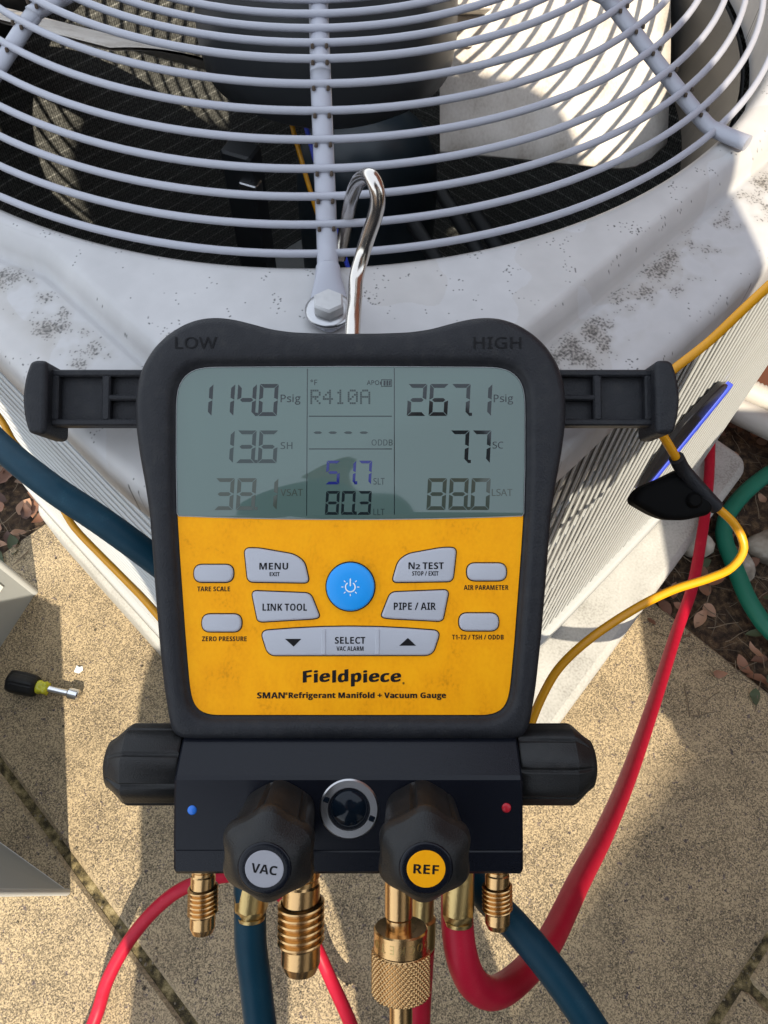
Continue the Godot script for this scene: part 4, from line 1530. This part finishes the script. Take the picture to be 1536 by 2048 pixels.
# ------------------------------------------------------------------ small things
func make_small_things() -> void:
	# removed corner panel standing on its end, folded into an L
	var p := thing("access_panel", "folded grey sheet metal access panel standing on the concrete", "panel", Vector3(-0.58, 0, -0.22))
	var k := Vector3(-0.369, 0, -0.057)
	var fold := Vector3(-0.60, 0, -0.180)
	var k2 := Vector3(-0.509, 0, -0.449)
	var hgt := 0.405
	var lean1 := Vector3(-0.02, hgt, 0.028)
	var lean2 := Vector3(-0.075, hgt, -0.012)
	var leanf := Vector3(-0.07, hgt, 0.015)
	for q in [[k, fold, lean1, leanf, Vector3(0.469, 0, -0.883), "panel_face"], [fold, k2, leanf, lean2, Vector3(0.944, 0, 0.331), "panel_face"]]:
		var s := begin()
		s.set_smooth_group(-1)
		var a: Vector3 = q[0] - p.position
		var b: Vector3 = q[1] - p.position
		var nn: Vector3 = q[4] * 0.0015
		var d: Vector3 = a + q[2]
		var e: Vector3 = b + q[3]
		for sg in [1.0, -1.0]:
			var o: Vector3 = nn * sg
			if sg > 0:
				quad(s, a + o, d + o, e + o, b + o)
			else:
				quad(s, a + o, b + o, e + o, d + o)
		quad(s, a + nn, a - nn, d - nn, d + nn)
		quad(s, d + nn, d - nn, e - nn, e + nn)
		quad(s, b - nn, b + nn, e + nn, e - nn)
		obj("panel_face", s, M.panel, p)
	# folded edges
	for q in [[k, k + lean1, 0.004], [k2, k2 + lean2, 0.005]]:
		var s := begin()
		tube(s, PackedVector3Array([q[0] - p.position, q[1] - p.position]), q[2], 8)
		obj("panel_flange", s, M.louver, p)
	var s2 := begin()
	tube(s2, PackedVector3Array([k - p.position + Vector3(0, 0.002, 0), fold - p.position + Vector3(0, 0.002, 0)]), 0.0018, 6)
	obj("worn_edge", s2, M.white, p)
	# rating label on the panel's sunny face
	var mid := k2.lerp(fold, 0.17) + lean2.lerp(leanf, 0.3) * 0.20
	var bz := Vector3(0.944, 0.16, 0.331).normalized()
	var by := (lean2 - bz * lean2.dot(bz)).normalized()
	var lb := Basis(by.cross(bz).normalized(), by, bz)
	var holder := begin()
	box(holder, Vector3.ZERO, Vector3(0.055, 0.04, 0.0006))
	var lo := put("rating_label", mesh_of(holder), M.white, p)
	lo.transform = Transform3D(lb, mid - p.position + bz * 0.003)
	for i in 5:
		var ls := begin()
		box(ls, Vector3(-0.004 + 0.002 * (i % 2), 0.013 - i * 0.006, 0.0005), Vector3(0.038 - 0.004 * (i % 3), 0.0018, 0.0002))
		obj("label_print", ls, M.ink, lo)
	# stubby nut driver
	var a0 := Vector3(-0.503, 0.016, -0.311)
	var a1 := Vector3(-0.405, 0.013, -0.295)
	var ax := (a1 - a0).normalized()
	var nd := thing("nut_driver", "stubby nut driver with black handle and yellow collar on the concrete", "nut driver", a0)
	var s := begin()
	knob(s, Vector3.ZERO, ax, [[0, 10, 0.2, 0], [2, 14.6, 0.4, 0.4], [8, 15.6, 0.6, 1.0], [24, 15.6, 0.6, 1.0], [36, 14.6, 0.6, 1.0], [40, 12.5, 0.3, 0.4], [41, 9, 0, 0]], 6, 1.2, 72)
	obj("handle", s, M.knob, nd)
	s = begin()
	knob(s, ax * 0.040, ax, [[0, 8.5, 0, 0], [4, 9.8, 0.3, 0], [7, 8.2, 1.0, 0], [10, 8.0, 1.6, 0], [14, 9.6, 1.6, 0], [16, 7, 0, 0], [17, 4, 0, 0]], 4, 0.0, 48)
	obj("collar", s, M.yellow_plastic, nd)
	s = begin()
	lathe(s, ax * 0.055, ax, [Vector2(0.0046, 0), Vector2(0.0046, 0.03)], 24)
	obj("shaft", s, M.chrome, nd)
	s = begin()
	lathe(s, ax * 0.084, ax, [Vector2(0.0058, 0), Vector2(0.0078, 0.002), Vector2(0.0078, 0.014), Vector2(0.0062, 0.0158)], 28, 1, true)
	lathe(s, ax * 0.0998, ax, [Vector2(0.0062, 0), Vector2(0.0048, -0.0005), Vector2(0.0048, -0.006), Vector2(0.0004, -0.006)], 6, 21, true)
	obj("socket", s, M.chrome, nd)
	# conduits at the far right corner
	s = begin()
	tube(s, PackedVector3Array([Vector3(0.48, 0.06, -0.846), Vector3(0.554, 0.052, -0.801), Vector3(0.617, 0.050, -0.763), Vector3(0.80, 0.05, -0.652)]), 0.021, 24)
	tag(obj("conduit_pipe", s, M.pvc, self), "pale smooth plastic pipe running right behind the condenser", "pipe")
	s = begin()
	var pp := PackedVector3Array()
	for i in 120:
		var f := i / 119.0
		pp.append(Vector3(0.47, 0.055, -0.905).lerp(Vector3(0.82, 0.05, -0.70), f))
	var rings := []
	var tdir := (pp[-1] - pp[0]).normalized()
	var xs := Vector3.UP.cross(tdir).normalized()
	var ys := tdir.cross(xs)
	for i in pp.size():
		rings.append(circle(pp[i], xs, ys, 0.0195 + 0.0018 * (i % 2), 0.0195 + 0.0018 * (i % 2), 20))
	loft(s, rings, 1)
	tag(obj("conduit_pipe", s, M.pvc, self), "grey ribbed conduit lying beyond the smooth pipe", "pipe")


func leaf_mesh(i: int) -> ArrayMesh:
	var s := begin()
	s.set_smooth_group(1)
	var r := RandomNumberGenerator.new()
	r.seed = 300 + i
	var l := r.randf_range(0.9, 1.2)
	var w := r.randf_range(0.20, 0.34)
	var curl := r.randf_range(-1.1, 1.3)
	var fold := r.randf_range(-0.5, 0.9)
	var rows := []
	for k in 8:
		var t := k / 7.0
		var half := w * pow(sin(PI * pow(t, 0.85)), 0.8) * (1.0 + r.randf_range(-0.08, 0.08))
		var x := (t - 0.5) * l
		var yb := curl * (t - 0.5) * (t - 0.5) + 0.03 * sin(t * 9.0 + i)
		rows.append([Vector3(x, yb + half * fold, -half), Vector3(x, yb, 0), Vector3(x, yb + half * fold * r.randf_range(0.4, 1.0), half)])
	for k in 7:
		for m in 2:
			quad(s, rows[k][m + 1], rows[k + 1][m + 1], rows[k + 1][m], rows[k][m])
	return mesh_of(s)


func make_litter() -> void:
	var meshes := []
	for i in 7:
		meshes.append(leaf_mesh(i))
	var mats := []
	for c in [[0.16, 0.075, 0.045], [0.28, 0.14, 0.085], [0.08, 0.04, 0.028], [0.38, 0.22, 0.14], [0.18, 0.11, 0.07], [0.06, 0.075, 0.035]]:
		var m := mat(lin(c[0], c[1], c[2]), 0.7)
		m.backlight_enabled = true
		m.backlight = lin(c[0] * 0.3, c[1] * 0.3, c[2] * 0.2)
		mats.append(m)
	var r := RandomNumberGenerator.new()
	r.seed = 55
	var spots := []
	for i in 150:        # left of the unit
		spots.append([ab(r.randf_range(-1.04, -0.755), r.randf_range(-0.24, 0.17), 0), 0.036])
	for i in 130:        # right of the pad
		spots.append([ab(r.randf_range(-0.13, 0.20), r.randf_range(-1.08, -0.585), 0), 0.028])
	var count := 0
	for q in spots:
		var o := put("fallen_leaf", meshes[count % 7], mats[r.randi() % 6], self)
		var sz: float = q[1] * r.randf_range(0.6, 1.25)
		o.position = q[0] + Vector3(0, -0.010 + sz * 0.12 + r.randf() * 0.016, 0)
		o.basis = Basis.from_euler(Vector3(r.randf_range(-0.5, 0.5), r.randf() * TAU, r.randf_range(-0.4, 0.4))) * Basis.from_scale(Vector3(sz, sz, sz))
		var left := count < 150
		tag(o, "dry brown leaf in the litter left of the condenser" if left else "dry brown leaf in the litter right of the pad", "leaf", "fallen leaves left of the condenser" if left else "fallen leaves right of the pad")
		count += 1
	# small bits: twigs, needles and crumbs
	var ts := begin()
	tube(ts, PackedVector3Array([Vector3(-0.5, 0, 0), Vector3(-0.1, 0.03, 0.03), Vector3(0.3, 0.0, -0.02), Vector3(0.5, 0.02, 0.02)]), 0.02, 5)
	var mm_ := MultiMesh.new()
	mm_.transform_format = MultiMesh.TRANSFORM_3D
	mm_.use_colors = true
	mm_.mesh = mesh_of(ts)
	mm_.instance_count = 900
	for i in 900:
		var left := i < 380
		var c: Vector3 = ab(r.randf_range(-1.15, -0.74), r.randf_range(-0.35, 0.3), 0) if left else ab(r.randf_range(-0.14, 0.30), r.randf_range(-1.1, -0.52), 0)
		var l := r.randf_range(0.012, 0.05)
		mm_.set_instance_transform(i, Transform3D(Basis.from_euler(Vector3(r.randf_range(-0.2, 0.2), r.randf() * TAU, r.randf_range(-0.2, 0.2))) * Basis.from_scale(Vector3(l, l * 0.7, l * 0.7)), c + Vector3(0, -0.008 + r.randf() * 0.012, 0)))
		var v := r.randf_range(0.35, 1.2)
		mm_.set_instance_color(i, Color(0.20 * v, 0.15 * v, 0.10 * v))
	var tw := MultiMeshInstance3D.new()
	tw.multimesh = mm_
	tw.name = numbered("twig_litter")
	var tm := mat(Color.WHITE, 0.9)
	tm.vertex_color_use_as_albedo = true
	tw.material_override = tm
	add_child(tw)
	tag(tw, "fine twigs and stems scattered on the soil", "twigs")
	tw.set_meta("kind", "stuff")
	# grit and crumbs on the paving
	var gs := begin()
	box(gs, Vector3.ZERO, Vector3(1.0, 0.5, 0.8), 0.25)
	var gm := MultiMesh.new()
	gm.transform_format = MultiMesh.TRANSFORM_3D
	gm.use_colors = true
	gm.mesh = mesh_of(gs)
	gm.instance_count = 420
	for i in 420:
		var c2: Vector3 = ab(r.randf_range(-0.76, 0.34), r.randf_range(-0.62, 0.45), 0.0)
		if i < 200:
			c2 = ab(0.0, 0.0, 0.0) + (UX * r.randf_range(-0.74, 0.32) + UZ * (0.1885 + r.randfn(0.0, 0.010))) if i < 120 else (UX * (0.3285 + r.randfn(0.0, 0.010)) + UZ * r.randf_range(-0.5, 0.18))
		var l2 := r.randf_range(0.0012, 0.0042)
		gm.set_instance_transform(i, Transform3D(Basis.from_euler(Vector3(r.randf_range(-0.3, 0.3), r.randf() * TAU, r.randf_range(-0.3, 0.3))) * Basis.from_scale(Vector3(l2, l2, l2)), c2 + Vector3(0, l2 * 0.2, 0)))
		var v2 := r.randf_range(0.25, 1.3)
		gm.set_instance_color(i, Color(0.20 * v2, 0.165 * v2, 0.115 * v2))
	var gn := MultiMeshInstance3D.new()
	gn.multimesh = gm
	gn.name = numbered("grit")
	gn.material_override = tm
	add_child(gn)
	tag(gn, "sandy grit and crumbs scattered over the paving", "grit")
	gn.set_meta("kind", "stuff")
	# white paint chip by the nut driver
	var cs := begin()
	plate(cs, round_poly([Vector2(-0.006, -0.004), Vector2(0.001, -0.006), Vector2(0.006, -0.001), Vector2(0.004, 0.005), Vector2(0.0, 0.003), Vector2(-0.004, 0.006)], 0.001, 3), 0.0, 0.0012, 0.0003)
	var chip := obj("paint_chip", cs, M.white, self)
	chip.transform = Transform3D(Basis(Vector3.RIGHT, -PI / 2), Vector3(-0.418, 0.0005, -0.335))
	tag(chip, "small white flake lying above the nut driver's tip", "flake")
	# stones
	var i2 := 0
	for q in [[Vector3(0.472, 0.014, -0.565), Vector3(0.032, 0.022, 0.024), "pale rounded stone between the red hose and garden hose"], [Vector3(0.600, 0.012, -0.560), Vector3(0.04, 0.03, 0.03), "pale stone half hidden inside the garden hose bend"], [Vector3(0.545, 0.006, -0.53), Vector3(0.018, 0.012, 0.03), "small flat grey stone beside the garden hose"]]:
		var s := begin()
		var rings := []
		for a in 9:
			var t := PI * (a + 0.3) / 9.6
			var ring := PackedVector3Array()
			for b in 18:
				var ph := -TAU * b / 18
				var k := 1.0 + 0.14 * sin(ph * 2.0 + i2) + 0.09 * sin(t * 3.0 + ph * 3.0)
				ring.append(Vector3(cos(ph) * sin(t) * q[1].x * k, -cos(t) * q[1].y, sin(ph) * sin(t) * q[1].z * k))
			rings.append(ring)
		loft(s, rings, 1)
		var o := obj("stone", s, M.stone, self)
		o.position = q[0]
		tag(o, q[2], "stone")
		i2 += 1


# ------------------------------------------------------------------ surroundings, mostly outside the frame
func make_surroundings() -> void:
	# brick wall behind the conduits, far right
	var dir := Vector3(0.856, 0, 0.517)
	var nrm := Vector3(-0.517, 0, 0.856)
	var w := thing("brick_wall", "dark red brick wall behind the conduits at the right", "wall", Vector3(0.40, 0, -1.06))
	var bs := Basis(dir, Vector3.UP, nrm)
	var s := begin()
	box(s, dir * 0.9 + Vector3(0, 1.08, 0) - nrm * 0.06, Vector3(2.2, 2.2, 0.10), 0.0, bs)
	obj("mortar", s, mat(lin(0.22, 0.20, 0.18), 0.95), w)
	var bm := begin()
	box(bm, Vector3.ZERO, Vector3(0.205, 0.062, 0.03), 0.003)
	var brick := mesh_of(bm)
	var bmats := []
	for c in [[0.14, 0.045, 0.028], [0.11, 0.036, 0.024], [0.17, 0.06, 0.035]]:
		bmats.append(mat(lin(c[0], c[1], c[2]), 0.9))
	var r := RandomNumberGenerator.new()
	r.seed = 12
	for row in 29:
		for k in 10:
			var o := put("brick", brick, bmats[r.randi() % 3], w)
			o.position = dir * (-0.12 + k * 0.216 + (0.108 if row % 2 else 0.0)) + Vector3(0, 0.02 + row * 0.074, 0) + nrm * r.randf_range(-0.002, 0.002)
			o.basis = bs
	# lidded bin just right of the frame, whose shadow falls over pad and soil
	var b := thing("storage_bin", "dark lidded storage bin standing right of the paving, outside the view", "bin", Vector3(0.835, 0, 0.34))
	s = begin()
	var rings := []
	for q in [[0.205, 0.0], [0.21, 0.02], [0.245, 0.86], [0.26, 0.865], [0.26, 0.90], [0.255, 0.905]]:
		var poly := round_poly([Vector2(-q[0], -q[0]), Vector2(q[0], -q[0]), Vector2(q[0], q[0]), Vector2(-q[0], q[0])], 0.05, 5)
		var ring := PackedVector3Array()
		for p in poly:
			ring.append(Vector3(p.x, q[1], p.y))
		ring.reverse()
		rings.append(ring)
	loft(s, rings, 1)
	obj("bin_body", s, mat(lin(0.03, 0.04, 0.035), 0.5), b)
	s = begin()
	rings = []
	for q in [[0.268, 0.907], [0.272, 0.92], [0.262, 0.945], [0.18, 0.958]]:
		var poly := round_poly([Vector2(-q[0], -q[0]), Vector2(q[0], -q[0]), Vector2(q[0], q[0]), Vector2(-q[0], q[0])], 0.05, 5)
		var ring := PackedVector3Array()
		for p in poly:
			ring.append(Vector3(p.x, q[1], p.y))
		ring.reverse()
		rings.append(ring)
	loft(s, rings, 1)
	obj("bin_lid", s, mat(lin(0.03, 0.04, 0.035), 0.5), b)
	# the house behind the photographer: its roof slope shades the lower right of the paving
	var h := thing("house", "house with gable roof behind the photographer, known by its slanting shadow", "house", Vector3(0, 0, 4.2))
	s = begin()
	s.set_smooth_group(-1)
	var prof := [Vector2(-0.2, 0), Vector2(6.6, 0), Vector2(6.6, 2.55), Vector2(3.2, 5.8), Vector2(-0.2, 2.55)]
	plate(s, round_poly(prof, 0.001, 1), 0.0, 7.0)
	obj("wall", s, mat(lin(0.42, 0.40, 0.36), 0.9), h)
	for k in 30:
		var yk := 0.1 + k * 0.19
		var hw := 3.4 if yk < 2.6 else 3.4 * (5.7 - yk) / 3.3
		if hw < 0.2:
			continue
		s = begin()
		box(s, Vector3(3.2, yk, -0.012), Vector3(hw * 2 - 0.02, 0.18, 0.022), 0.004)
		obj("siding_board", s, mat(lin(0.46, 0.44, 0.40), 0.85), h)
	for sx in [-1.0, 1.0]:
		s = begin()
		var d := Vector3(sx * 3.75, -3.585, 0)
		var mid := Vector3(3.2, 5.94, 3.4) + d * 0.5
		var ex := d.normalized()
		box(s, mid, Vector3(d.length(), 0.12, 7.6), 0.01, Basis(ex, Vector3(0, 0, 1).cross(ex) * 1.0, Vector3(0, 0, 1)))
		obj("roof", s, mat(lin(0.10, 0.09, 0.085), 0.9), h)
	for x in [1.6, 4.8]:
		s = begin()
		box(s, Vector3(x, 1.5, -0.03), Vector3(1.0, 1.2, 0.06), 0.01)
		var f := obj("window", s, M.white, h)
		s = begin()
		box(s, Vector3(x, 1.5, -0.062), Vector3(0.86, 1.06, 0.008), 0.0)
		obj("pane", s, M.glass_eye, f)


# ------------------------------------------------------------------ the person who takes the picture
func blob(s: SurfaceTool, bones: Array, h: float, k: float) -> void:
	# bones: [a, ra, b, rb, colour]; smooth union of tapered capsules, meshed as surface nets
	var lo: Vector3 = bones[0][0]
	var hi := lo
	for q in bones:
		for e in [[q[0], q[1]], [q[2], q[3]]]:
			var pad: Vector3 = Vector3.ONE * (e[1] + h * 3.0 + 1.0 / k)
			lo = lo.min(e[0] - pad)
			hi = hi.max(e[0] + pad)
	var nx := int((hi.x - lo.x) / h) + 2
	var ny := int((hi.y - lo.y) / h) + 2
	var nz := int((hi.z - lo.z) / h) + 2
	var f := PackedFloat32Array()
	f.resize(nx * ny * nz)
	for q in bones:
		var a: Vector3 = q[0]
		var b: Vector3 = q[2]
		var ra: float = q[1]
		var rb: float = q[3]
		var pad := maxf(ra, rb) + 4.0 / k
		var c0 := ((a.min(b) - Vector3.ONE * pad - lo) / h).floor().max(Vector3.ZERO)
		var c1 := ((a.max(b) + Vector3.ONE * pad - lo) / h).ceil().min(Vector3(nx - 1, ny - 1, nz - 1))
		var ab_ := b - a
		var l2 := maxf(ab_.length_squared(), 1e-9)
		for z in range(int(c0.z), int(c1.z) + 1):
			for y in range(int(c0.y), int(c1.y) + 1):
				var base := (z * ny + y) * nx
				for x in range(int(c0.x), int(c1.x) + 1):
					var p := lo + Vector3(x, y, z) * h
					var t := clampf((p - a).dot(ab_) / l2, 0.0, 1.0)
					var d := p.distance_to(a + ab_ * t) - lerpf(ra, rb, t)
					if d < 4.0 / k:
						f[base + x] += exp(-k * d)
	# inside where f > 1
	var vert := {}
	var pts := PackedVector3Array()
	for z in nz - 1:
		for y in ny - 1:
			for x in nx - 1:
				var i := (z * ny + y) * nx + x
				var m := 0
				if f[i] > 1.0: m += 1
				if f[i + 1] > 1.0: m += 1
				if f[i + nx] > 1.0: m += 1
				if f[i + nx + 1] > 1.0: m += 1
				var j := i + nx * ny
				if f[j] > 1.0: m += 1
				if f[j + 1] > 1.0: m += 1
				if f[j + nx] > 1.0: m += 1
				if f[j + nx + 1] > 1.0: m += 1
				if m == 0 or m == 8:
					continue
				var sum := Vector3.ZERO
				var cnt := 0
				for e in 12:
					var ax := e / 4
					var u := e % 2
					var v := (e / 2) % 2
					var o := Vector3i(0, u, v) if ax == 0 else (Vector3i(u, 0, v) if ax == 1 else Vector3i(u, v, 0))
					var o2 := o + (Vector3i(1, 0, 0) if ax == 0 else (Vector3i(0, 1, 0) if ax == 1 else Vector3i(0, 0, 1)))
					var va := f[i + o.x + o.y * nx + o.z * nx * ny]
					var vb := f[i + o2.x + o2.y * nx + o2.z * nx * ny]
					if (va > 1.0) != (vb > 1.0):
						var da := -log(maxf(va, 1e-6))
						var db := -log(maxf(vb, 1e-6))
						sum += Vector3(o).lerp(Vector3(o2), clampf(da / (da - db), 0.0, 1.0))
						cnt += 1
				vert[i] = pts.size()
				pts.append(lo + (Vector3(x, y, z) + sum / cnt) * h)
	var cols := PackedColorArray()
	for p in pts:
		var best := 1e9
		var c := Color.WHITE
		for q in bones:
			var ab_: Vector3 = q[2] - q[0]
			var t := clampf((p - q[0]).dot(ab_) / maxf(ab_.length_squared(), 1e-9), 0.0, 1.0)
			var d: float = p.distance_to(q[0] + ab_ * t) - lerpf(q[1], q[3], t)
			if d < best:
				best = d
				c = q[4]
		cols.append(c)
	s.set_smooth_group(1)
	var step := [1, nx, nx * ny]
	for i in vert:
		for ax in 3:
			# the edge from corner i along axis ax is shared by four cells
			var inside: bool = f[i] > 1.0
			if inside == (f[i + step[ax]] > 1.0):
				continue
			var u: int = step[(ax + 1) % 3]
			var v: int = step[(ax + 2) % 3]
			if not (vert.has(i - u) and vert.has(i - v) and vert.has(i - u - v)):
				continue
			var q := [vert[i - u - v], vert[i - v], vert[i], vert[i - u]]
			if not inside:
				q.reverse()
			for n in [0, 2, 1, 0, 3, 2]:
				s.set_color(cols[q[n]])
				s.add_vertex(pts[q[n]])


func make_photographer() -> void:
	var R := Vector3(0.99939, 0.01745, -0.03022)
	var U := Vector3(-0.0349, 0.4997, -0.8655)
	var B := Vector3(0, 0.86603, 0.5)
	var C := Vector3(0, 1.05, 0)
	var pc := C + B * 0.012 - R * 0.022 - U * 0.055
	# phone
	var ph := thing("phone", "phone held up in front of the photographer, outside the view", "phone", pc)
	ph.basis = Basis(R, U, B).orthonormalized()
	var s := begin()
	plate(s, round_poly([Vector2(-0.0375, -0.075), Vector2(0.0375, -0.075), Vector2(0.0375, 0.075), Vector2(-0.0375, 0.075)], 0.010, 6), -0.004, 0.004, 0.0015)
	obj("phone_body", s, mat(lin(0.03, 0.03, 0.035), 0.3), ph)
	s = begin()
	plate(s, round_poly([Vector2(-0.035, -0.0725), Vector2(0.035, -0.0725), Vector2(0.035, 0.0725), Vector2(-0.035, 0.0725)], 0.008, 6), 0.004, 0.0043)
	obj("phone_screen", s, M.glass_eye, ph)
	var skin := Color(0.42, 0.24, 0.16)
	var shirt := Color(0.10, 0.12, 0.14)
	var jeans := Color(0.035, 0.045, 0.075)
	var shoe := Color(0.03, 0.025, 0.02)
	var hair := Color(0.03, 0.02, 0.015)
	var per := thing("person", "person in dark shirt and jeans leaning forward with a phone, casting the shadow", "person")
	s = begin()
	var pel := Vector3(0.06, 0.88, 0.56)
	var ch := Vector3(0.085, 1.22, 0.36)
	var nk := Vector3(0.105, 1.50, 0.20)
	var sR := Vector3(0.262, 1.437, 0.20)
	var sL := Vector3(-0.100, 1.474, 0.20)
	var eR := Vector3(0.283, 1.165, 0.20)
	var eL := Vector3(-0.158, 1.09, 0.23)
	var wR := pc + R * 0.085 - U * 0.060 + B * 0.050
	var wL := pc - R * 0.085 - U * 0.060 + B * 0.050
	var kR := Vector3(0.175, 0.48, 0.53)
	var kL := Vector3(-0.082, 0.48, 0.54)
	var aR := Vector3(0.185, 0.10, 0.60)
	var aL := Vector3(-0.070, 0.10, 0.62)
	var bones := [
		[pel + Vector3(-0.07, 0, 0), 0.105, pel + Vector3(0.07, 0, 0), 0.105, jeans],
		[pel + Vector3(-0.03, 0.06, -0.02), 0.125, ch + Vector3(-0.03, -0.06, 0.02), 0.12, shirt],
		[pel + Vector3(0.04, 0.06, -0.02), 0.12, ch + Vector3(0.04, -0.06, 0.02), 0.12, shirt],
		[ch + Vector3(-0.075, 0, 0), 0.12, nk + Vector3(-0.07, -0.08, 0.04), 0.10, shirt],
		[ch + Vector3(0.05, 0, 0), 0.12, nk + Vector3(0.08, -0.09, 0.04), 0.10, shirt],
		[sL, 0.072, sR, 0.072, shirt],
		[nk + Vector3(0, 0.015, -0.01), 0.050, nk + Vector3(-0.01, 0.08, -0.05), 0.052, skin],
		[sR, 0.070, sR.lerp(eR, 0.55), 0.055, shirt], [sL, 0.075, sL.lerp(eL, 0.6), 0.068, shirt], [sL + Vector3(0.03, 0.01, 0), 0.07, nk + Vector3(-0.03, 0.01, 0), 0.06, shirt],
		[sR.lerp(eR, 0.5), 0.048, eR, 0.044, skin], [sL.lerp(eL, 0.5), 0.052, eL, 0.047, skin],
		[eR, 0.043, wR, 0.028, skin], [eL, 0.043, wL, 0.028, skin],
		[pel + Vector3(0.09, -0.03, 0), 0.10, kR, 0.072, jeans], [pel + Vector3(-0.095, -0.03, 0), 0.115, kL, 0.078, jeans],
		[kR, 0.070, aR, 0.058, jeans], [kL, 0.070, aL, 0.058, jeans],
		[aR + Vector3(0, -0.05, 0.03), 0.042, aR + Vector3(0.02, -0.062, -0.15), 0.036, shoe], [aL + Vector3(0, -0.05, 0.03), 0.042, aL + Vector3(-0.02, -0.062, -0.15), 0.036, shoe],
	]
	blob(s, bones, 0.019, 45.0)
	# head: leaning over the phone
	var hc := nk + Vector3(-0.015, 0.185, -0.075)
	var f := Vector3(-0.05, -0.62, -0.78).normalized()     # where the face looks
	var t := Vector3(0.0, 0.78, -0.62).normalized()
	t = (t - f * t.dot(f)).normalized()
	var r := f.cross(t).normalized()
	blob(s, [
		[hc - f * 0.02 + t * 0.025, 0.078, hc - f * 0.028 + t * 0.02, 0.080, hair],
		[hc - f * 0.035 - t * 0.02, 0.066, hc - f * 0.03, 0.07, hair],
		[hc + f * 0.025 + t * 0.01, 0.068, hc + f * 0.03 - t * 0.03, 0.058, skin],
		[hc + f * 0.045 - t * 0.075, 0.034, hc + f * 0.03 - t * 0.06, 0.044, skin],
		[hc - f * 0.02 - t * 0.07, 0.050, nk + Vector3(-0.008, 0.06, -0.03), 0.052, skin],
		[hc + f * 0.092 - t * 0.004, 0.009, hc + f * 0.106 - t * 0.034, 0.013, skin],
		[hc + f * 0.080 + t * 0.016 - r * 0.035, 0.014, hc + f * 0.080 + t * 0.016 + r * 0.035, 0.014, skin],
		[hc + f * 0.088 - t * 0.062 - r * 0.018, 0.007, hc + f * 0.088 - t * 0.062 + r * 0.018, 0.007, Color(0.34, 0.13, 0.10)],
		[hc - f * 0.01 - t * 0.02 - r * 0.078, 0.012, hc - f * 0.015 + t * 0.015 - r * 0.082, 0.014, skin],
		[hc - f * 0.01 - t * 0.02 + r * 0.078, 0.012, hc - f * 0.015 + t * 0.015 + r * 0.082, 0.014, skin],
	], 0.008, 110.0)
	# hands: palm, four fingers round the phone's edge, thumb along the screen side
	for sx in [1.0, -1.0]:
		var wr: Vector3 = wR if sx > 0 else wL
		var X: Vector3 = R * sx
		var palm0: Vector3 = wr.lerp(pc + X * 0.056 - U * 0.030 + B * 0.022, 0.35)
		var kn := []
		for i in 4:
			kn.append(pc + X * (0.054 - 0.002 * absf(i - 1.5)) + U * (0.006 - i * 0.020) + B * 0.010)
		var hb := [[wr, 0.027, palm0, 0.025, skin]]
		for i in 4:
			hb.append([palm0, 0.016, kn[i], 0.0115, skin])
			var len_: float = [0.9, 1.0, 0.95, 0.78][i]
			var m1: Vector3 = pc + X * 0.050 + U * (0.008 - i * 0.020) - B * 0.010
			var m2: Vector3 = pc + X * (0.050 - 0.022 * len_) + U * (0.009 - i * 0.020) - B * 0.0135
			hb.append([kn[i], 0.0098, m1, 0.0088, skin])
			hb.append([m1, 0.0088, m2, 0.0076, skin])
		var th0: Vector3 = palm0.lerp(pc + X * 0.040 - U * 0.03 + B * 0.03, 0.5)
		var th1: Vector3 = pc + X * 0.040 - U * 0.010 + B * 0.021
		var th2: Vector3 = pc + X * 0.022 + U * 0.004 + B * 0.0145
		hb.append([palm0, 0.017, th0, 0.0145, skin])
		hb.append([th0, 0.0140, th1, 0.0112, skin])
		hb.append([th1, 0.0110, th2, 0.0092, skin])
		blob(s, hb, 0.0042, 260.0)
	var bm := mat(Color.WHITE, 0.75)
	bm.vertex_color_use_as_albedo = true
	obj("body", s, bm, per)
	for sx in [-1.0, 1.0]:
		s = begin()
		lathe(s, hc + f * 0.078 + t * 0.001 + r * sx * 0.031, f, [Vector2(0.0105, 0), Vector2(0.0095, 0.005), Vector2(0.006, 0.0085), Vector2(0.0005, 0.0098)], 20)
		var eye := obj("eye", s, M.white, per)
		s = begin()
		lathe(s, hc + f * 0.0855 + t * 0.001 + r * sx * 0.031, f, [Vector2(0.0052, 0), Vector2(0.0045, 0.0022), Vector2(0.0005, 0.003)], 16)
		obj("pupil", s, M.ink, eye)
